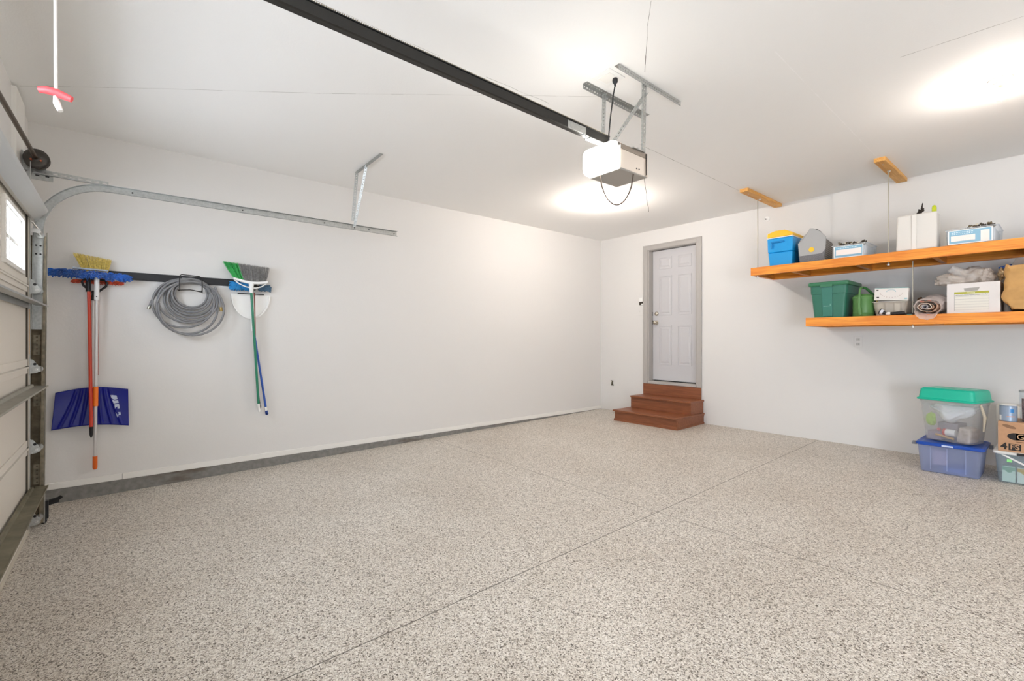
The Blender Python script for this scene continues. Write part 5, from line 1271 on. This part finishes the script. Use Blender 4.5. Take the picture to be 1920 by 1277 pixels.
MB().bx(4.47, 4.545, -0.740, -0.735, 0.240, 0.254).build('lid_logo', mat('logo_white', 'c9d6ee', 0.5), b1, bevel=0.001)
b = MB()
for x in (4.39, 4.50, 4.62): b.bx(x, x + 0.006, -0.722, -0.716, 0.02, 0.225)
b.build('rib', clear_mat('blue_frost_rib', 'c3cdea', 0.7, 0.3), b1)
q = MB(); q.bx(4.40, 4.50, -0.66, -0.645, 0.06, 0.19); tag(q.build('folded_paper', mat('pink_paper', 'dcc2c4', 0.7), bevel=0.001), 'pinkish sheet seen through the bluish bottom bin', 'paper')
q = MB(); q.bx(4.47, 4.63, -0.66, -0.40, zf + 0.008, 0.045); tag(q.build('blue_pouch', mat('pouch_blue', '5b8ad6', 0.7), bevel=0.01), 'blue pouch on the bottom inside the bluish bin', 'pouch')

RZ = radians(-17)
b2 = thing('storage_bin', 'clear bin with teal raised lid on top of the blue-lidded bin', 'storage bin', (4.522, -0.475, 0.2645), RZ)
tubmb(0, 0, 0.335, 0.245, 0.402, 0.310, 0.0015, 0.385, 0.035, 0.003, True).build('tub', clear_mat('warm_frost', 'ece6dd', 0.34, 0.25), b2, smooth=35)
b = MB(local=True); loft(b, [[(x, y, 0.345) for x, y in rrect(0, 0, 0.399, 0.306, .035)], [(x, y, 0.386) for x, y in rrect(0, 0, 0.406, 0.314, .035)]], cap=False); b.build('rim_band', clear_mat('warm_frost_rim', 'eeeae2', 0.6, 0.25), b2, smooth=35)
def rl_(w, d, z, r=0.03): return [(x, y, z) for x, y in rrect(0, 0, w, d, r)]
TEAL = mat('lid_teal', '12b496', 0.35)
b = MB(local=True); loft(b, [rl_(0.430, 0.335, 0.372), rl_(0.438, 0.342, 0.376), rl_(0.438, 0.342, 0.386), rl_(0.415, 0.318, 0.392), rl_(0.395, 0.300, 0.470), rl_(0.370, 0.275, 0.482)])
b.build('lid', TEAL, b2, smooth=35)
b = MB(local=True)
for x in (-0.12, -0.045, 0.035, 0.11): b.hexa([(x, -0.07, 0.4822), (x + 0.022, -0.07, 0.4822), (x + 0.04, 0.08, 0.4822), (x + 0.018, 0.08, 0.4822)], [(x, -0.07, 0.4832), (x + 0.022, -0.07, 0.4832), (x + 0.04, 0.08, 0.4832), (x + 0.018, 0.08, 0.4832)])
b.build('lid_slot', mat('teal_pale', '8adcc8', 0.3), b2)
b = MB(local=True); b.tube([(0.205, -0.05, 0.36), (0.222, -0.02, 0.25), (0.205, 0.0, 0.12)], [0.008, 0.012, 0.006], 8); b.build('side_strap', mat('strap_cream', 'cbbfa8', 0.6), b2, smooth=60)
def inb(p): return Matrix.Translation((4.522, -0.475, 0.2645)) @ Matrix.Rotation(RZ, 4, 'Z') @ Vector(p)
def bincontent(mb, name, m, lab, cat, **k):
    mb.xf(Matrix.Translation((4.522, -0.475, 0.2645)) @ Matrix.Rotation(RZ, 4, 'Z')); return tag(mb.build(name, m, **k), lab, cat)
q = blob((0, 0, 0), (0.165, 0.10, 0.095), 2.0, 0.35, 3, 44, 26)
for i in range(len(q.v)):
    p = q.v[i]; p.z = p.z * (1 - 0.5 * abs(p.x) / 0.17) + 0.262 + 0.05 * (abs(p.x) / 0.17); p.x = max(-0.165, min(0.165, p.x)); p.y = max(-0.128, min(0.128, p.y - 0.02)); 
bincontent(q, 'white_cloth', mat('cloth_white', 'eef0f0', 0.8, bump=0.4, scale=30), 'bundled white cloth inside the teal-lidded bin', 'cloth', smooth=60)
q = blob((-0.135, -0.085, 0.185), (0.034, 0.030, 0.060), 2.6, 0.3, 5, 30, 18); bincontent(q, 'green_cloth', mat('cloth_lime', 'a9cf57', 0.8), 'lime green cloth at the left inside the teal-lidded bin', 'cloth', smooth=60)
jt = thing('plastic_jar', 'white jar with red cap lying in the teal-lidded bin', 'jar', tuple(inb((0.015, -0.085, 0.05))))
MT = Matrix.Translation((4.522, -0.475, 0.2645)) @ Matrix.Rotation(RZ, 4, 'Z')
q = MB(); q.lathe((0.015, -0.085, 0.082), [(0.030, -0.035), (0.030, 0.035)], 'x', 24); q.xf(MT); q.build('jar_body', mat('jar_white', 'f0eeea', 0.4), jt, smooth=40)
q = MB(); q.lathe((-0.0225, -0.085, 0.082), [(0.031, -0.016), (0.031, 0.0), (0.031, 0.002)], 'x', 24); q.xf(MT); q.build('cap', mat('cap_red', 'd8443c', 0.4), jt, smooth=40)
q = MB(); q.bx(-0.155, -0.05, -0.10, 0.06, 0.006, 0.080); bincontent(q, 'mauve_box', mat('box_mauve', '9c8f9c', 0.7), 'mauve grey box at bottom left of the teal-lidded bin', 'box', bevel=0.004)
q = MB(); q.tube([(-0.09, -0.108, 0.055), (0.045, -0.108, 0.030)], 0.010, 10); bincontent(q, 'wood_stick', mat('stick_tan', 'c99f62', 0.6), 'tan wooden stick along the bottom of the teal-lidded bin', 'stick', smooth=50)
q = MB(); q.hexa([(0.06, -0.115, 0.008), (0.155, -0.115, 0.008), (0.155, 0.05, 0.008), (0.06, 0.05, 0.008)], [(0.08, -0.11, 0.15), (0.165, -0.11, 0.13), (0.165, 0.06, 0.13), (0.08, 0.06, 0.15)]); bincontent(q, 'beige_pouch', mat('pouch_beige', 'b5a79c', 0.8, var=0.3, scale=30), 'mottled beige pouch at the right in the teal-lidded bin', 'pouch', bevel=0.015, seg=3)
q = MB(); q.bx(-0.10, 0.05, -0.05, 0.10, 0.09, 0.165); bincontent(q, 'grey_box', mat('box_greyviolet', '8b8490', 0.7), 'grey box in the middle of the teal-lidded bin', 'box', bevel=0.004)
q = MB(); q.lathe((-0.065, -0.112, 0.105), [(0.007, 0), (0.014, 0), (0.014, 0.006), (0.007, 0.006), (0.007, 0)], 'y', 20); bincontent(q, 'red_ring', mat('ring_red', 'd85a6a', 0.4), 'small red ring left of the white jar in the bin', 'ring', smooth=40)

# right stack: long clear bin, cardboard box, can
zb_ = fz(-0.5)
b3 = thing('storage_bin', 'clear bin with white lid and green boxes inside, bottom of the right stack', 'storage bin', (5.05, -0.46, zb_))
def rw3(w, d, z): return [(x, y, z) for x, y in rrect(5.06, -0.46, w, d, 0.03)]
b = MB(); tub_shell(b, 0.49, 0.38, 0.53, 0.43, zb_ + 0.002, 0.238, 0.03, 0.004, 5.06, -0.46)
b.build('tub', clear_mat('cool_frost', 'cdd8da', 0.35, 0.2), b3, smooth=35)
b = MB(); loft(b, [rw3(0.545, 0.445, 0.236), rw3(0.55, 0.45, 0.240), rw3(0.55, 0.45, 0.252), rw3(0.53, 0.43, 0.257)]); b.build('lid', mat('lid_frost_white', 'e2e2e0', 0.35), b3, smooth=35)
b = MB(); b.bx(4.925, 5.10, -0.694, -0.684, 0.238, 0.258); b.build('latch', BLACK, b3, bevel=0.002)
b = MB(); b.prism([(4.835, -0.688, 0.232), (4.86, -0.690, 0.232), (5.14, -0.686, 0.09), (5.12, -0.684, 0.08)], (0, -0.006, 0)); b.build('white_strap', mat('strap_white', 'ecebe8', 0.5), b3)
b = MB(); b.bx(4.868, 4.898, -0.688, -0.686, 0.175, 0.200); b.build('price_tag', mat('tag_green', '8fe08a', 0.5), b3)
for i, (x, c1, c2, lab) in enumerate(((4.838, 'cfe6d6', '7fae93', 'green and white carton at the left inside the right-hand clear bin'), (4.925, 'dfe8da', 'c7a64a', 'white carton with yellow print inside the right-hand clear bin'))):
    t = thing('food_carton', lab, 'carton', (x + 0.035, -0.60, zb_ + 0.010))
    MB().bx(x, x + 0.076, -0.638, -0.56, zb_ + 0.010, 0.130).build('carton_box', mat('cart_a%d' % i, c1, 0.5), t, bevel=0.001)
    b = MB(); b.bx(x, x + 0.076, -0.6388, -0.638, 0.095, 0.125); b.lathe((x + 0.04, -0.6385, 0.098), [(0.020, 0.0), (0.020, -0.001)], 'y', 20); b.build('print_band', mat('cart_b%d' % i, c2, 0.5), t)
cb = thing('cardboard_box', 'brown cardboard box printed GRIP on the clear bin', 'cardboard box', (5.03, -0.48, 0.258))
KB = mat('cardboard', 'b98f6d', 0.8, bump=0.05, scale=40, var=0.05)
MB().bx(4.815, 5.24, -0.66, -0.32, 0.258, 0.508).build('carton', KB, cb, bevel=0.002)
Rf = Matrix.Rotation(radians(90), 4, 'X')
INK = mat('black_ink', '1c1612', 0.6)
text_mesh('print_text', '4', 0.075, Matrix.Translation((4.850, -0.6608, 0.300)) @ Rf, INK, cb, 0.0002, bold=0.0028)
MB().bx(4.876, 4.948, -0.6606, -0.6602, 0.272, 0.327).build('print_block', INK, cb)
text_mesh('print_text', 'FS', 0.060, Matrix.Translation((4.912, -0.6612, 0.2995)) @ Rf, KB, cb, 0.0002, bold=0.0012)
# GRIP lettering: heavy black G in an oval, outlined letters
b = MB(); b.prism([(4.918 + 0.050 * cos(a * pi / 12), -0.6602, 0.389 + 0.030 * sin(a * pi / 12)) for a in range(24)], (0, -0.0005, 0)); b.bx(4.918, 5.16, -0.6607, -0.6602, 0.362, 0.417); b.build('print_plate', INK, cb)
text_mesh('print_text', 'GRIPA', 0.060, Matrix.Translation((5.005, -0.6612, 0.388)) @ Rf, mat('print_tan', 'cfa983', 0.7), cb, 0.0002)
MB().bx(4.92, 5.20, -0.6606, -0.6602, 0.343, 0.349).build('print_line', mat('print_brown', '7b5a40', 0.7), cb)
b = MB(); b.prism([(4.880 + 0.040 * cos(a * pi / 10), -0.6602, 0.468 + 0.014 * sin(a * pi / 10) - 0.25 * 0.040 * cos(a * pi / 10)) for a in range(20)], (0, -0.0004, 0)); b.build('oval_print', mat('print_brown2', '8a674c', 0.7), cb)
pt = thing('paint_can', 'blue-grey tin can with white lid on the cardboard box', 'can', (4.872, -0.60, 0.509))
b = MB(); b.lathe((4.872, -0.605, 0.5095), [(0.050, 0), (0.053, 0.003), (0.053, 0.128), (0.050, 0.131)], 'z', 36); b.build('can_body', mat('can_blue', '93a3b8', 0.35, 0.3), pt, smooth=40)
b = MB(); b.lathe((4.872, -0.605, 0.5095), [(0.051, 0.1315), (0.054, 0.134), (0.054, 0.143), (0.046, 0.145)], 'z', 36); b.build('can_lid', mat('can_lid', 'd9d7d2', 0.4), pt, smooth=40)
def canpatch(a0, a1, z0, z1, r=0.0536):
    b = MB(); n_ = 6; rows = [[(4.872 + r * cos(a0 + (a1 - a0) * i / n_), -0.605 + r * sin(a0 + (a1 - a0) * i / n_), z) for i in range(n_ + 1)] for z in (z0, z1)]; b.sweep(rows); return b
canpatch(radians(185), radians(225), 0.518, 0.560).build('price_label', WHITEP, pt)
canpatch(radians(285), radians(310), 0.585, 0.615).build('blue_logo', mat('logo_blue', '2f7fc0', 0.4), pt)
canpatch(radians(262), radians(318), 0.548, 0.556).build('print_line', mat('print_coral', 'c79a88', 0.5), pt)
# leaning white panel between stacks and clear jars on the right
pn = MB(); pn.bx(4.772, 4.99, -0.225, -0.04, fz(-.2), 0.600)
tag(pn.build('white_carton', mat('board_white', 'dedad0', 0.6), bevel=0.003), 'plain off-white carton standing against the wall behind the tin can', 'carton')
jr = thing('clear_jar', 'tall clear container at the frame edge on the cardboard box', 'jar', (4.985, -0.55, 0.509))
b = MB(); b.lathe((4.985, -0.55, 0.5095), [(0.045, 0), (0.050, 0.006), (0.052, 0.15), (0.052, 0.245)], 'z', 32); b.build('jar_wall', clear_mat('jar_plastic', 'c8ccd0', 0.3, 0.15), jr, smooth=40)
b = MB(); b.lathe((4.985, -0.55, 0.5095), [(0.056, 0.245), (0.056, 0.262), (0.04, 0.265)], 'z', 32); b.build('lid', mat('jar_lid_grey', '9c9ea0', 0.4), jr, smooth=40)
q = MB(); q.lathe((4.985, -0.55, 0.512), [(0.036, 0), (0.040, 0.19)], 'z', 20); tag(q.build('jar_filling', mat('mixed_red_brown', '7d5a58', 0.8, var=0.8, scale=45), smooth=40), 'dark reddish bits inside the tall clear container', 'filling', kind='stuff')
